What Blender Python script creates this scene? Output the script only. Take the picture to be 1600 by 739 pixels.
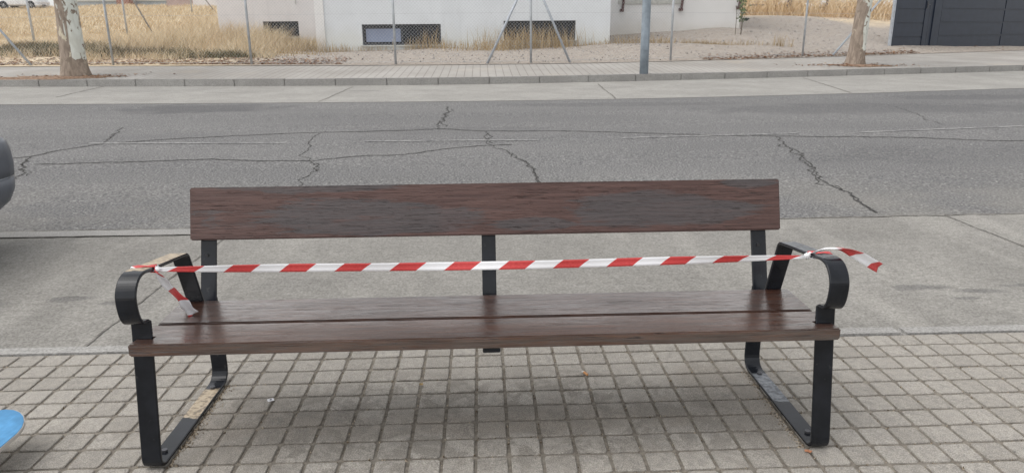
import bpy, bmesh, math, random
import numpy as np
from mathutils import Vector, Matrix
random.seed(7); rng = np.random.default_rng(7)
scene = bpy.context.scene
for o in list(bpy.data.objects): bpy.data.objects.remove(o)
COL = scene.collection

# ------------------------------------------------------------------ camera
YAW, PITCH, ROLL = -0.0397, -0.2742, -0.0074
F = 1116.6
C = np.array([0.0383, -1.8754, 1.2054])
cyw, syw = math.cos(YAW), math.sin(YAW)
_f = np.array([-syw*math.cos(PITCH), cyw*math.cos(PITCH), math.sin(PITCH)])
_r0 = np.array([cyw, syw, 0.0]); _u0 = np.cross(_r0, _f)
_r = math.cos(ROLL)*_r0 + math.sin(ROLL)*_u0
_u = -math.sin(ROLL)*_r0 + math.cos(ROLL)*_u0
cam_d = bpy.data.cameras.new('camera'); cam = bpy.data.objects.new('camera', cam_d); COL.objects.link(cam)
cam_d.sensor_width = 36.0; cam_d.lens = F/1600*36.0; cam_d.clip_start = 0.05; cam_d.clip_end = 2000
cam.matrix_world = Matrix(((_r[0], _u[0], -_f[0], C[0]), (_r[1], _u[1], -_f[1], C[1]), (_r[2], _u[2], -_f[2], C[2]), (0, 0, 0, 1)))
scene.camera = cam
scene.render.resolution_x, scene.render.resolution_y = 1024, 472

# ------------------------------------------------------------------ sky, sun, exposure
SUN_EL, SUN_AZ = 60.0, 255.0          # azimuth measured clockwise from +Y: hazy sun high to the left of the viewer
w = bpy.data.worlds.new('World'); scene.world = w; w.use_nodes = True
nt = w.node_tree; nt.nodes.clear()
sky = nt.nodes.new('ShaderNodeTexSky'); sky.sky_type = 'NISHITA'; sky.sun_disc = False
sky.sun_elevation = math.radians(SUN_EL); sky.sun_rotation = math.radians(SUN_AZ)
sky.dust_density = 2.0; sky.air_density = 1.2; sky.ozone_density = 1.0
hs = nt.nodes.new('ShaderNodeHueSaturation'); hs.inputs['Saturation'].default_value = 0.08
bg = nt.nodes.new('ShaderNodeBackground'); bg.inputs['Strength'].default_value = 0.15
wo = nt.nodes.new('ShaderNodeOutputWorld')
nt.links.new(sky.outputs[0], hs.inputs['Color']); nt.links.new(hs.outputs[0], bg.inputs['Color']); nt.links.new(bg.outputs[0], wo.inputs[0])
sl = bpy.data.lights.new('sun', 'SUN'); sl.energy = 0.5; sl.angle = math.radians(60); sl.color = (1.0, 0.93, 0.84)
so = bpy.data.objects.new('sun', sl); COL.objects.link(so)
sd = Vector((math.sin(math.radians(SUN_AZ))*math.cos(math.radians(SUN_EL)), math.cos(math.radians(SUN_AZ))*math.cos(math.radians(SUN_EL)), math.sin(math.radians(SUN_EL))))
so.rotation_euler = sd.to_track_quat('Z', 'Y').to_euler(); so.location = (0, 0, 30)
vs = scene.view_settings; vs.view_transform = 'Standard'; vs.look = 'None'; vs.exposure = 0.70; vs.gamma = 1.0; vs.use_curve_mapping = False

# ------------------------------------------------------------------ helpers: surveying from the camera
def ray(x, y): return _f + (x-800)/F*_r - (y-369.5)/F*_u
def G(x, y, z=0.0):
    d = ray(x, y); return C + d*((z-C[2])/d[2])
def PY(x, y, Y):
    d = ray(x, y); return C + d*((Y-C[1])/d[1])
def PX(x, y, X):
    d = ray(x, y); return C + d*((X-C[0])/d[0])
def pj(P):
    d = np.asarray(P, float)-C; k = d@_f
    return 800+F*(d@_r)/k, 369.5-F*(d@_u)/k, k

# ------------------------------------------------------------------ helpers: objects
def tag(o, label=None, cat=None, group=None, kind=None):
    if label: o['label'] = label
    if cat: o['category'] = cat
    if group: o['group'] = group
    if kind: o['kind'] = kind
    return o
def link(o, parent=None):
    COL.objects.link(o)
    if parent is not None: o.parent = parent
    return o
def empty(name, loc=(0, 0, 0), rz=0.0):
    o = bpy.data.objects.new(name, None); o.location = loc; o.rotation_euler = (0, 0, rz); o.empty_display_size = 0.1
    return link(o)
def mesh_np(name, v, f, smooth=False):
    me = bpy.data.meshes.new(name); me.from_pydata([tuple(map(float, p)) for p in v], [], [tuple(map(int, q)) for q in f]); me.update()
    if smooth: me.polygons.foreach_set('use_smooth', [True]*len(me.polygons))
    return me
def obj(name, me, mat=None, parent=None, loc=(0, 0, 0)):
    if mat is not None and len(me.materials) == 0: me.materials.append(mat)
    o = bpy.data.objects.new(name, me); o.location = loc
    return link(o, parent)
class MB:
    def __init__(s): s.v = []; s.f = []
    def add(s, v, f):
        n = len(s.v); s.v += [tuple(map(float, p)) for p in v]; s.f += [tuple(i+n for i in q) for q in f]; return s
    def box(s, a, b):
        x0, y0, z0 = a; x1, y1, z1 = b
        return s.add([(x0,y0,z0),(x1,y0,z0),(x1,y1,z0),(x0,y1,z0),(x0,y0,z1),(x1,y0,z1),(x1,y1,z1),(x0,y1,z1)],
                     [(0,3,2,1),(4,5,6,7),(0,1,5,4),(1,2,6,5),(2,3,7,6),(3,0,4,7)])
    def tube(s, pts, rad, n=10, cap=True):
        pts = [Vector(p) for p in pts]; R = rad if hasattr(rad, '__len__') else [rad]*len(pts)
        vs_, fs_ = [], []; ref = Vector((0.31, 0.17, 0.93))
        for i, p in enumerate(pts):
            t = (pts[min(i+1, len(pts)-1)]-pts[max(i-1, 0)]).normalized()
            if abs(t.dot(ref)) > .95: ref = Vector((1, 0.1, 0))
            a = t.cross(ref).normalized(); b = t.cross(a).normalized()
            for k in range(n):
                q = 2*math.pi*k/n; vs_.append(p+(a*math.cos(q)+b*math.sin(q))*R[i])
        for i in range(len(pts)-1):
            for k in range(n):
                k2 = (k+1) % n; fs_.append((i*n+k, (i+1)*n+k, (i+1)*n+k2, i*n+k2))
        if cap: fs_.append(tuple(range(n))); fs_.append(tuple(reversed(range((len(pts)-1)*n, len(pts)*n))))
        return s.add(vs_, fs_)
    def build(s, name, mat=None, parent=None, loc=(0, 0, 0), smooth=False, bevel=0.0, seg=2):
        me = mesh_np(name, s.v, s.f, smooth)
        bm = bmesh.new(); bm.from_mesh(me); bmesh.ops.recalc_face_normals(bm, faces=bm.faces)
        if bevel > 0:
            bmesh.ops.bevel(bm, geom=[e for e in bm.edges if len(e.link_faces) == 2 and e.calc_face_angle(0) > .5], offset=bevel, segments=seg, affect='EDGES', clamp_overlap=True)
        bm.to_mesh(me); bm.free(); me.update()
        return obj(name, me, mat, parent, loc)
def fillet(pts, rads, n=6):
    """rounded polyline in 2-D: corner i is replaced by an arc of about rads[i]"""
    out = [np.array(pts[0], float)]
    for i in range(1, len(pts)-1):
        p = np.array(pts[i], float); a = np.array(pts[i-1], float)-p; b = np.array(pts[i+1], float)-p
        la, lb = np.linalg.norm(a), np.linalg.norm(b); a /= la; b /= lb
        r = rads[i]
        if r <= 0: out.append(p); continue
        ang = math.acos(max(-1, min(1, a@b))); d = min(r/math.tan(ang/2), la*.49, lb*.49)
        p0, p2 = p+a*d, p+b*d
        for k in range(n+1):
            t = k/n; out.append((1-t)**2*p0+2*t*(1-t)*p+t*t*p2)
    out.append(np.array(pts[-1], float)); return out
def smooth_curve(pts, n=6):
    pts = [np.array(p, float) for p in pts]; out = []
    for i in range(len(pts)-1):
        p0 = pts[max(i-1, 0)]; p1 = pts[i]; p2 = pts[i+1]; p3 = pts[min(i+2, len(pts)-1)]
        for k in range(n):
            t = k/n
            out.append(.5*((2*p1)+(-p0+p2)*t+(2*p0-5*p1+4*p2-p3)*t*t+(-p0+3*p1-3*p2+p3)*t**3))
    out.append(pts[-1]); return out
def flat_bar(name, path, X, wdt, th, mat, parent):
    """flat steel bar: its path lies in the Y-Z plane at X, its width runs along X"""
    c = min(.0025, th*.3); hw, ht = wdt/2, th/2
    prof = [(-hw+c, -ht), (hw-c, -ht), (hw, -ht+c), (hw, ht-c), (hw-c, ht), (-hw+c, ht), (-hw, ht-c), (-hw, -ht+c)]
    v, f = [], []
    P = [np.array(p, float) for p in path]; n = len(P)
    for i, p in enumerate(P):
        t = P[min(i+1, n-1)]-P[max(i-1, 0)]; t /= np.linalg.norm(t); nn = np.array([-t[1], t[0]])
        for a, b in prof: v.append((X+a, p[0]+nn[0]*b, p[1]+nn[1]*b))
    for i in range(n-1):
        for k in range(8):
            k2 = (k+1) % 8; f.append((i*8+k, i*8+k2, (i+1)*8+k2, (i+1)*8+k))
    f.append(tuple(range(8))); f.append(tuple(reversed(range((n-1)*8, n*8))))
    return MB().add(v, f).build(name, mat, parent)

# ------------------------------------------------------------------ helpers: materials
class N:
    """small node-graph builder around one Principled BSDF"""
    def __init__(s, name, rough=.8, spec=.5):
        s.m = bpy.data.materials.new(name); s.m.use_nodes = True; s.t = s.m.node_tree
        s.b = s.t.nodes['Principled BSDF']; s.b.inputs['Roughness'].default_value = rough; s.b.inputs['Specular IOR Level'].default_value = spec
        s.pos = s.node('ShaderNodeNewGeometry').outputs['Position']; s._oc = None
    def node(s, t): return s.t.nodes.new(t)
    def L(s, a, b): s.t.links.new(a, b)
    def put(s, inp, v):
        if isinstance(v, (int, float)): inp.default_value = v
        elif isinstance(v, (tuple, list)): inp.default_value = (*v, 1) if len(v) == 3 and len(inp.default_value) == 4 else v
        else: s.L(v, inp)
    @property
    def oc(s):
        if s._oc is None: s._oc = s.node('ShaderNodeTexCoord').outputs['Object']
        return s._oc
    def scaled(s, vec, sc, off=(0, 0, 0)):
        n = s.node('ShaderNodeMapping'); n.inputs['Scale'].default_value = sc; n.inputs['Location'].default_value = off; s.L(vec, n.inputs['Vector']); return n.outputs[0]
    def noise(s, scale, detail=4, vec=None, rough=.55, dist=0.0):
        n = s.node('ShaderNodeTexNoise'); n.inputs['Scale'].default_value = scale; n.inputs['Detail'].default_value = detail
        n.inputs['Roughness'].default_value = rough; n.inputs['Distortion'].default_value = dist
        s.L(vec if vec is not None else s.pos, n.inputs['Vector']); return n.outputs[0]
    def voro(s, scale, vec=None, feature='F1'):
        n = s.node('ShaderNodeTexVoronoi'); n.feature = feature; n.inputs['Scale'].default_value = scale
        s.L(vec if vec is not None else s.pos, n.inputs['Vector']); return n.outputs
    def map(s, v, a, b, c=0.0, d=1.0, smooth=True):
        n = s.node('ShaderNodeMapRange'); n.interpolation_type = 'SMOOTHSTEP' if smooth else 'LINEAR'
        for i, q in zip((1, 2, 3, 4), (a, b, c, d)): n.inputs[i].default_value = q
        s.L(v, n.inputs[0]); return n.outputs[0]
    def math(s, op, a, b=0.0):
        n = s.node('ShaderNodeMath'); n.operation = op; s.put(n.inputs[0], a); s.put(n.inputs[1], b); return n.outputs[0]
    def mix(s, fac, a, b, blend='MIX'):
        n = s.node('ShaderNodeMix'); n.data_type = 'RGBA'; n.blend_type = blend
        s.put(n.inputs[0], fac); s.put(n.inputs[6], a); s.put(n.inputs[7], b); return n.outputs[2]
    def sep(s, vec):
        n = s.node('ShaderNodeSeparateXYZ'); s.L(vec, n.inputs[0]); return n.outputs
    def blob(s, cx, cy, rx, ry, wob=None, amt=.5):
        """1 inside an uneven ellipse on the ground, 0 outside"""
        x, y, z = s.sep(s.pos)
        dx = s.math('DIVIDE', s.math('SUBTRACT', x, cx), rx); dy = s.math('DIVIDE', s.math('SUBTRACT', y, cy), ry)
        d = s.math('SQRT', s.math('ADD', s.math('MULTIPLY', dx, dx), s.math('MULTIPLY', dy, dy)))
        if wob is not None: d = s.math('ADD', d, s.math('MULTIPLY', s.math('SUBTRACT', wob, .5), amt*4))
        return s.map(d, .55, 1.15, 1, 0)
    def bump(s, h, strength=.3, dist=.01):
        n = s.node('ShaderNodeBump'); n.inputs['Strength'].default_value = strength; n.inputs['Distance'].default_value = dist
        s.L(h, n.inputs['Height']); s.L(n.outputs[0], s.b.inputs['Normal'])
    def col(s, c): s.put(s.b.inputs['Base Color'], c); return s
    def rough(s, r): s.put(s.b.inputs['Roughness'], r); return s
def plain(name, c, rough=.6, spec=.5, metal=0.0, var=.12, scale=9.0, bump=0.0):
    n = N(name, rough, spec); nz = n.noise(scale, 5, n.oc)
    n.col(n.mix(n.map(nz, .3, .7), [q*(1-var) for q in c], [min(1, q*(1+var)) for q in c]))
    n.b.inputs['Metallic'].default_value = metal
    if bump: n.bump(n.noise(scale*9, 3, n.oc), bump, .004)
    return n.m

def m_tile():
    n = N('paving_concrete', .88, .3)
    rnd = n.node('ShaderNodeObjectInfo').outputs['Random']
    at = n.node('ShaderNodeAttribute'); at.attribute_name = 'var'
    a = n.noise(5, 5); b = n.noise(42, 4); fine = n.noise(330, 3)
    c = n.mix(n.map(a, .3, .7), (.325, .292, .248), (.435, .398, .345))
    c = n.mix(n.map(b, .40, .66), c, (.225, .205, .185))
    v = n.math('ADD', n.math('ADD', rnd, at.outputs['Fac']), 0)
    c = n.mix(.5, c, n.mix(n.map(n.math('FRACT', n.math('MULTIPLY', v, 3.7)), 0, 1, 0, 1, False), (.26, .238, .205), (.44, .41, .365)))
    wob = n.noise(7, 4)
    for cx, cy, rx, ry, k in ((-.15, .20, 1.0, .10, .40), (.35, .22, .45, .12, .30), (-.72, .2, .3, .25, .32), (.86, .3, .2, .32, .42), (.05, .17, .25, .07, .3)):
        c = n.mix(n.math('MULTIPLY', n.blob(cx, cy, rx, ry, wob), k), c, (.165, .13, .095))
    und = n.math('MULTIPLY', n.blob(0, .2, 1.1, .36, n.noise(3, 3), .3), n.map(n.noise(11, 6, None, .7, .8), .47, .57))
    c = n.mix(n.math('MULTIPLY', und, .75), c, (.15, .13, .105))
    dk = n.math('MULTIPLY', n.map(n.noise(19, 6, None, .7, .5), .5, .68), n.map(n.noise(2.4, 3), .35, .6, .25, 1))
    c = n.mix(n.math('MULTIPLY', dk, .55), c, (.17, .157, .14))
    spots = n.map(n.math('ADD', n.voro(13)[0], n.math('MULTIPLY', n.noise(60, 3), .14)), .10, .15, 1, 0)
    keep = n.map(n.noise(2.3, 2), .5, .58)
    c = n.mix(n.math('MULTIPLY', n.math('MULTIPLY', spots, keep), .8), c, (.075, .066, .06))
    pale = n.map(n.voro(23, n.scaled(n.pos, (1, 1, 1), (3.3, 1.7, 0)))[0], .02, .05, 1, 0)
    c = n.mix(n.math('MULTIPLY', pale, .35), c, (.6, .58, .55))
    c = n.mix(n.map(fine, .38, .60, 0, .85), n.mix(.25, c, (.62, .60, .56)), n.mix(.55, c, (.13, .12, .11)))
    n.col(c); n.bump(n.math('ADD', n.noise(160, 4), n.math('MULTIPLY', n.noise(28, 4), 1.5)), .7, .005)
    return n.m
def m_grout():
    n = N('grout_dirt', .95, .2); a = n.noise(60, 5); b = n.noise(8, 3)
    c = n.mix(n.map(a, .3, .7), (.15, .133, .112), (.27, .243, .205)); c = n.mix(n.map(b, .5, .75, 0, .6), c, (.27, .25, .22))
    n.col(c); n.bump(n.noise(220, 3), .8, .004); return n.m
def m_asphalt():
    n = N('asphalt', .86, .35)
    big = n.noise(.5, 5, n.scaled(n.pos, (.35, 1.2, 1))); mid = n.noise(3, 5); grit = n.voro(95)[0]; grit2 = n.noise(52, 3); speck = n.noise(26, 2)
    c = n.mix(n.map(big, .3, .7), (.137, .134, .135), (.228, .222, .216))
    c = n.mix(n.map(mid, .35, .72, 0, .55), c, (.165, .16, .163))
    c = n.mix(n.map(grit2, .36, .64, 0, .85), n.mix(.62, c, (.05, .05, .052)), n.mix(.5, c, (.34, .335, .325)))
    c = n.mix(n.map(speck, .64, .72, 0, .55), c, (.42, .41, .385))
    x, y, z = n.sep(n.pos)
    edge = n.math('MULTIPLY', n.map(y, 3.1, 5.2, 1, 0), n.map(n.noise(1.1, 4), .35, .65))
    c = n.mix(n.math('MULTIPLY', edge, .45), c, (.27, .255, .225))
    wob = n.noise(2.2, 4)
    for cx, cy, rx, ry, k in ((-4.9, 11.0, 1.6, .8, .55), (9.6, 11.6, 2.2, .5, .4), (-.3, 7.9, 1.8, .35, .22), (6.5, 9.9, 3.4, .8, .35), (5.3, 5.6, 2.2, .55, .22), (2.5, 10.9, 2.6, .35, .3)):
        c = n.mix(n.math('MULTIPLY', n.blob(cx, cy, rx, ry, wob, .35), k), c, (.072, .071, .075))
    n.col(c); n.bump(n.math('ADD', grit, n.math('MULTIPLY', n.noise(200, 2), .6)), .6, .008); return n.m
def m_concrete(name, lo, hi, stains=(), brush=True):
    n = N(name, .9, .3)
    big = n.noise(.9, 5); mid = n.noise(6, 5); fine = n.noise(95, 5, None, .7)
    c = n.mix(n.map(big, .3, .7), lo, hi)
    c = n.mix(n.map(mid, .4, .75, 0, .5), c, [q*.8 for q in lo])
    if brush:
        br = n.noise(14, 5, n.scaled(n.pos, (.5, 3.2, 1))); c = n.mix(n.map(br, .45, .75, 0, .35), c, [q*.68 for q in lo])
        tr = n.noise(1.3, 3, n.scaled(n.pos, (2.0, .35, 1)), .5, .3); c = n.mix(n.map(tr, .50, .68, 0, .55), c, [min(1, q*1.3) for q in hi])
    sp = n.math('MULTIPLY', n.map(n.voro(7)[0], .03, .10, 1, 0), n.map(n.noise(1.3, 2), .5, .62))
    c = n.mix(n.math('MULTIPLY', sp, .55), c, (.11, .105, .10))
    wob = n.noise(5.5, 4)
    for cx, cy, rx, ry, k in stains: c = n.mix(n.math('MULTIPLY', n.blob(cx, cy, rx, ry, wob), k), c, (.09, .085, .08))
    c = n.mix(n.map(fine, .36, .64, 0, 1), n.mix(.42, c, (.12, .115, .11)), n.mix(.18, c, (.7, .69, .67)))
    c = n.mix(n.map(n.noise(24, 6, n.scaled(n.pos, (.6, 1.6, 1)), .7), .5, .72, 0, .45), c, [q*.6 for q in lo])
    n.col(c); n.bump(n.math('ADD', fine, n.noise(40, 4)), .4, .005); return n.m
def m_far_walk():
    n = N('far_paving', .9, .3)
    x, y, z = n.sep(n.pos)
    big = n.noise(.6, 4); mid = n.noise(5, 4)
    c = n.mix(n.map(big, .3, .7), (.33, .31, .285), (.43, .41, .385)); c = n.mix(n.map(mid, .4, .75, 0, .5), c, (.33, .305, .28))
    for ax, off in ((x, 0.0), (y, .07)):
        fr = n.math('ABSOLUTE', n.math('SUBTRACT', n.math('FRACT', n.math('ADD', n.math('DIVIDE', ax, .2), off)), .5))
        c = n.mix(n.math('MULTIPLY', n.map(fr, .42, .47, 0, 1), .6), c, (.16, .145, .13))
    c = n.mix(n.map(n.noise(.35, 4), .56, .7, 0, .5), c, (.42, .37, .31))
    n.col(c); n.bump(n.noise(60, 4), .4, .006); return n.m
def m_lot():
    n = N('lot_gravel_and_soil', .95, .2)
    x, y, z = n.sep(n.pos)
    wob = n.noise(.35, 4)
    a = n.noise(22, 4); b = n.noise(2.2, 5); st = n.voro(14)[1]
    sepc = n.node('ShaderNodeSeparateColor'); n.L(st, sepc.inputs[0])
    gr = n.mix(n.map(a, .3, .7), (.30, .258, .222), (.48, .43, .38))
    gr = n.mix(.45, gr, n.mix(sepc.outputs[0], (.18, .155, .135), (.54, .485, .43)))
    gr = n.mix(n.map(b, .45, .75, 0, .5), gr, (.40, .335, .275))
    so_ = n.mix(n.map(b, .3, .7), (.55, .44, .31), (.74, .63, .46)); so_ = n.mix(n.map(a, .45, .7, 0, .5), so_, (.42, .32, .22)); so_ = n.mix(n.map(n.noise(.8, 5), .52, .66, 0, .55), so_, (.44, .33, .25))
    k = n.map(n.math('ADD', x, n.math('MULTIPLY', n.math('SUBTRACT', wob, .5), 6)), -8.2, -5.8)
    far = n.map(n.math('ADD', y, n.math('MULTIPLY', n.math('SUBTRACT', wob, .5), 4)), 33.5, 36, 1, 0)
    n.col(n.mix(n.math('MULTIPLY', k, far), so_, gr)); n.bump(n.noise(24, 4), .9, .03); return n.m
def m_wood(name, dark, light, slate=None, rough=.3, crack=.7, off=0.0):
    n = N(name, rough, .5)
    o = n.scaled(n.oc, (1, 1, 1), (off, off*.7, off*.3))
    g = n.noise(3.0, 8, n.scaled(o, (1.3, 26, 26)), .65, .35)
    g2 = n.noise(9.0, 6, n.scaled(o, (.9, 40, 40)), .7)
    crk = n.map(n.noise(5.0, 6, n.scaled(o, (2.0, 34, 34)), .7, .7), .56, .66)
    gate = n.map(n.noise(2.0, 3, n.scaled(o, (1, 3, 3))), .4, .62)
    crk = n.math('MAXIMUM', n.math('MULTIPLY', crk, n.map(gate, 0, 1, .3, 1)), n.math('MULTIPLY', n.map(n.noise(8.0, 5, n.scaled(o, (1.6, 40, 40)), .75, .4), .60, .66), .8))
    c = n.mix(n.map(g, .32, .7), dark, light)
    r = n.map(g2, .3, .7, rough*.75, rough*1.35)
    if slate:
        x, y, z = n.sep(n.pos); pn = n.math('ADD', n.math('MULTIPLY', n.noise(2.1, 8, n.scaled(o, (1.0, 6.0, 6.0)), .68, .6), .75), n.math('MULTIPLY', n.noise(7, 6, n.scaled(o, (1.2, 20, 20)), .7), .25))
        pm = None
        for cx, cz, rx, rz in ((-.42, .598, .44, .054), (-.25, .585, .30, .05), (.60, .610, .27, .058), (.78, .59, .22, .045), (-.55, .703, .34, .022), (.98, .69, .12, .022), (.2, .56, .15, .025)):
            dx = n.math('DIVIDE', n.math('SUBTRACT', x, cx), rx); dz = n.math('DIVIDE', n.math('SUBTRACT', z, cz), rz)
            d = n.math('SQRT', n.math('ADD', n.math('MULTIPLY', dx, dx), n.math('MULTIPLY', dz, dz)))
            q = n.map(n.math('ADD', d, n.math('MULTIPLY', n.math('SUBTRACT', pn, .5), 3.3)), .86, 1.05, 1, 0)
            pm = q if pm is None else n.math('MAXIMUM', pm, q)
        pm = n.math('MULTIPLY', pm, n.map(n.noise(6, 5, n.scaled(o, (1, 9, 9))), .28, .44, .3, 1))
        c = n.mix(n.math('MULTIPLY', pm, .62), c, n.mix(n.map(g2, .3, .7), slate, [q*1.35 for q in slate]))
        r = n.math('ADD', r, n.math('MULTIPLY', pm, -.08))
        c = n.mix(n.map(n.noise(2.6, 3), .55, .72, 0, .25), c, (.14, .075, .068))
    c = n.mix(n.math('MULTIPLY', crk, crack), c, [q*.22 for q in dark])
    n.col(c); n.rough(r)
    if not slate:
        strk = n.map(n.noise(6.0, 7, n.scaled(o, (1.1, 42, 42)), .72, .5), .38, .54, .30, 1.0)
        worn = n.map(n.noise(2.2, 5, n.scaled(o, (1.4, 5, 5)), .6, .4), .34, .6, .75, 1.0)
        n.put(n.b.inputs['Coat Weight'], n.math('MULTIPLY', n.math('MULTIPLY', strk, worn), n.math('SUBTRACT', 1.0, n.math('MULTIPLY', crk, .9)))); n.b.inputs['Coat Roughness'].default_value = .07; n.b.inputs['Coat IOR'].default_value = 2.25
    h = n.math('SUBTRACT', n.math('ADD', n.math('MULTIPLY', g, .7), n.math('MULTIPLY', g2, .6)), n.math('MULTIPLY', crk, 1.1))
    n.bump(h, .6 if slate else .6, .0045 if slate else .0009)
    if not slate: n.L(n.b.inputs['Normal'].links[0].from_socket, n.b.inputs['Coat Normal'])
    return n.m
def m_bark():
    n = N('plane_tree_bark', .9, .25)
    v = n.scaled(n.oc, (1.0, 1.0, .42)); p = n.noise(2.0, 5, v, .55, 1.1); q = n.noise(4.6, 4, v, .6, .8); st = n.noise(16, 5, n.scaled(n.oc, (1, 1, .25)))
    x, y, z = n.sep(n.oc)
    brown = n.mix(n.map(st, .3, .7), (.23, .185, .15), (.37, .305, .25))
    pale = n.mix(n.map(q, .3, .7), (.55, .55, .49), (.70, .72, .67))
    side = n.math('MULTIPLY', n.map(x, -.25, .3, -.14, .14, False), 1.0)
    low = n.map(z, .18, .5, -.4, 0.03)
    m = n.map(n.math('ADD', n.math('ADD', p, side), low),   .515, .53)
    c = n.mix(m, brown, pale)
    c = n.mix(n.math('MULTIPLY', n.map(q, .63, .66), n.map(z, .2, .5, 0, 1)), c, (.60, .54, .42))
    c = n.mix(n.map(n.noise(6.5, 4, n.scaled(n.oc, (1, 1, .6)), .6, .5), .575, .595), c, (.24, .195, .155))
    n.col(c); n.bump(n.math('ADD', m, st), .6, .02); return n.m
def m_plaster(name, c, dirt=(.52, .45, .34), base_z=.8):
    n = N(name, .92, .2); a = n.noise(1.2, 5); st = n.noise(2.2, 5, n.scaled(n.pos, (1.5, 1, .18))); x, y, z = n.sep(n.pos)
    k = n.mix(n.map(a, .3, .75), c, [q*.93 for q in c]); k = n.mix(n.map(st, .54, .76, 0, .45), k, [q*.8 for q in c])
    splash = n.math('MULTIPLY', n.map(n.math('SUBTRACT', z, n.math('MULTIPLY', a, .9)), base_z-.55, base_z+.25, 1, 0), .4)
    n.col(n.mix(splash, k, dirt)); n.bump(n.noise(60, 3), .15, .003); return n.m
def m_blade(name, cols):
    n = N(name, .75, .2); at = n.node('ShaderNodeAttribute'); at.attribute_name = 'var'; v = at.outputs['Fac']
    c = n.mix(n.map(v, 0, .5, 0, 1, False), cols[0], cols[1]); c = n.mix(n.map(v, .5, 1, 0, 1, False), c, cols[2])
    c = n.mix(n.map(n.noise(.8, 3), .35, .7, 0, .5), c, cols[3])
    n.col(c); n.b.inputs['Transmission Weight'].default_value = 0; return n.m
def m_tape():
    n = N('striped_plastic_film', .34, .5); uv = n.node('ShaderNodeUVMap'); u, v, _ = n.sep(uv.outputs[0])
    k = n.math('FRACT', n.math('ADD', n.math('DIVIDE', u, .1585), n.math('MULTIPLY', v, -.20)))
    red = n.map(k, .5, .512, 0, 1); red = n.math('MULTIPLY', red, n.map(k, .988, 1.0, 1, 0))
    wv = n.noise(9, 3, n.scaled(uv.outputs[0], (14, 2.2, 1)))
    n.col(n.mix(red, n.mix(n.map(wv, .3, .7), (.82, .82, .85), (.88, .88, .90)), n.mix(n.map(wv, .3, .7), (.50, .03, .035), (.66, .075, .07))))
    n.bump(wv, .35, .003); return n.m
def m_marking():
    n = N('worn_road_paint', .85, .3); a = n.noise(16, 5); b = n.noise(2.2, 4)
    k = n.map(n.math('ADD', n.math('MULTIPLY', a, .7), n.math('MULTIPLY', b, .5)),   .50, .70)
    n.col(n.mix(k, (.165, .162, .165), (.32, .315, .305))); return n.m

MT = dict(tile=m_tile(), grout=m_grout(), asphalt=m_asphalt(), farwalk=m_far_walk(), lot=m_lot(), bark=m_bark(), tape=m_tape(), marking=m_marking())
MT['park'] = m_concrete('parking_concrete', (.195, .184, .163), (.268, .254, .228), ((2.35, 1.62, .16, .05, .8), (2.62, 1.55, .13, .04, .8), (2.93, 1.62, .17, .04, .75), (2.5, 1.45, .08, .03, .7), (-2.1, 1.72, .12, .045, .75), (-1.85, 1.64, .10, .035, .75), (-2.5, 1.66, .12, .03, .6), (-1.0, 1.9, .25, .12, .2), (1.9, 2.6, .8, .25, .16)))
MT['kerb'] = m_concrete('kerb_concrete', (.30, .29, .275), (.38, .37, .35), (), False)
MT['farkerb'] = m_concrete('far_kerb_concrete', (.285, .275, .26), (.365, .355, .335), (), False)
MT['gutter'] = m_concrete('gutter_concrete', (.285, .272, .248), (.375, .36, .33), ((-2.6, 14.3, .5, .1, .5), (3.6, 14.6, .8, .1, .3), (-5.5, 14.2, .5, .08, .5)), False)
MT['crack'] = plain('crack_shadow_dirt', (.08, .078, .075), .95, .1, var=.5, scale=30)
MT['joint'] = plain('joint_dirt', (.19, .18, .165), .95, .1, var=.4, scale=20)
MT['wood_front'] = m_wood('varnished_seat_wood', (.030, .0125, .0075), (.095, .038, .020), None, .34, .9, 0.0)
MT['wood_rear'] = m_wood('varnished_seat_wood_darker', (.026, .011, .007), (.075, .030, .017), None, .32, .9, 3.3)
MT['wood_back'] = m_wood('weathered_backrest_wood', (.060, .028, .023), (.116, .061, .051), (.054, .057, .061), .36, .9, 7.1)
def m_steel():
    n = N('black_painted_steel', .14, .32); x, y, z = n.sep(n.pos); nz = n.noise(14, 5); fl = n.noise(75, 4)
    c = n.mix(n.map(nz, .3, .7), (.0075, .009, .012), (.014, .016, .021))
    c = n.mix(n.map(n.noise(38, 4), .66, .72, 0, .5), c, (.05, .05, .052))
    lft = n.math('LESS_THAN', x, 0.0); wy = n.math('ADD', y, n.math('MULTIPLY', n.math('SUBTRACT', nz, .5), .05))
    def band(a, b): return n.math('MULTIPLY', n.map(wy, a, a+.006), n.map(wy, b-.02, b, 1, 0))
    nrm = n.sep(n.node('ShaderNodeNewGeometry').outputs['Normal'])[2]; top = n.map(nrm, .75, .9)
    run = n.math('MULTIPLY', n.math('MULTIPLY', band(.255, .47), n.math('LESS_THAN', z, .05)), top)       # paler band painted on the runner tops
    arm = n.math('MULTIPLY', n.math('MULTIPLY', band(.045, .36), n.math('GREATER_THAN', z, .5)), top)     # and on the armrest tops
    mottle = n.map(fl, .40, .50)
    pale_bands = n.math('MULTIPLY', n.math('MAXIMUM', run, arm), n.map(mottle, 0, 1, .55, 1))
    tan_grey = n.mix(lft, n.mix(n.map(fl, .4, .7), (.17, .18, .20), (.27, .285, .30)), n.mix(n.map(fl, .4, .7), (.36, .285, .20), (.50, .42, .31)))  # second tone for the bands: tan on the left frame, grey on the right
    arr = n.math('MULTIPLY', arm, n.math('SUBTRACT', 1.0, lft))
    c = n.mix(n.math('SUBTRACT', pale_bands, n.math('MULTIPLY', arr, .35)), c, tan_grey)
    n.col(c); n.rough(n.mix(pale_bands, (.16, .16, .16), (.42, .42, .42))); n.bump(n.math('ADD', n.noise(130, 3), n.math('MULTIPLY', pale_bands, -1.5)), .05, .004); return n.m
MT['steel'] = m_steel()
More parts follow.
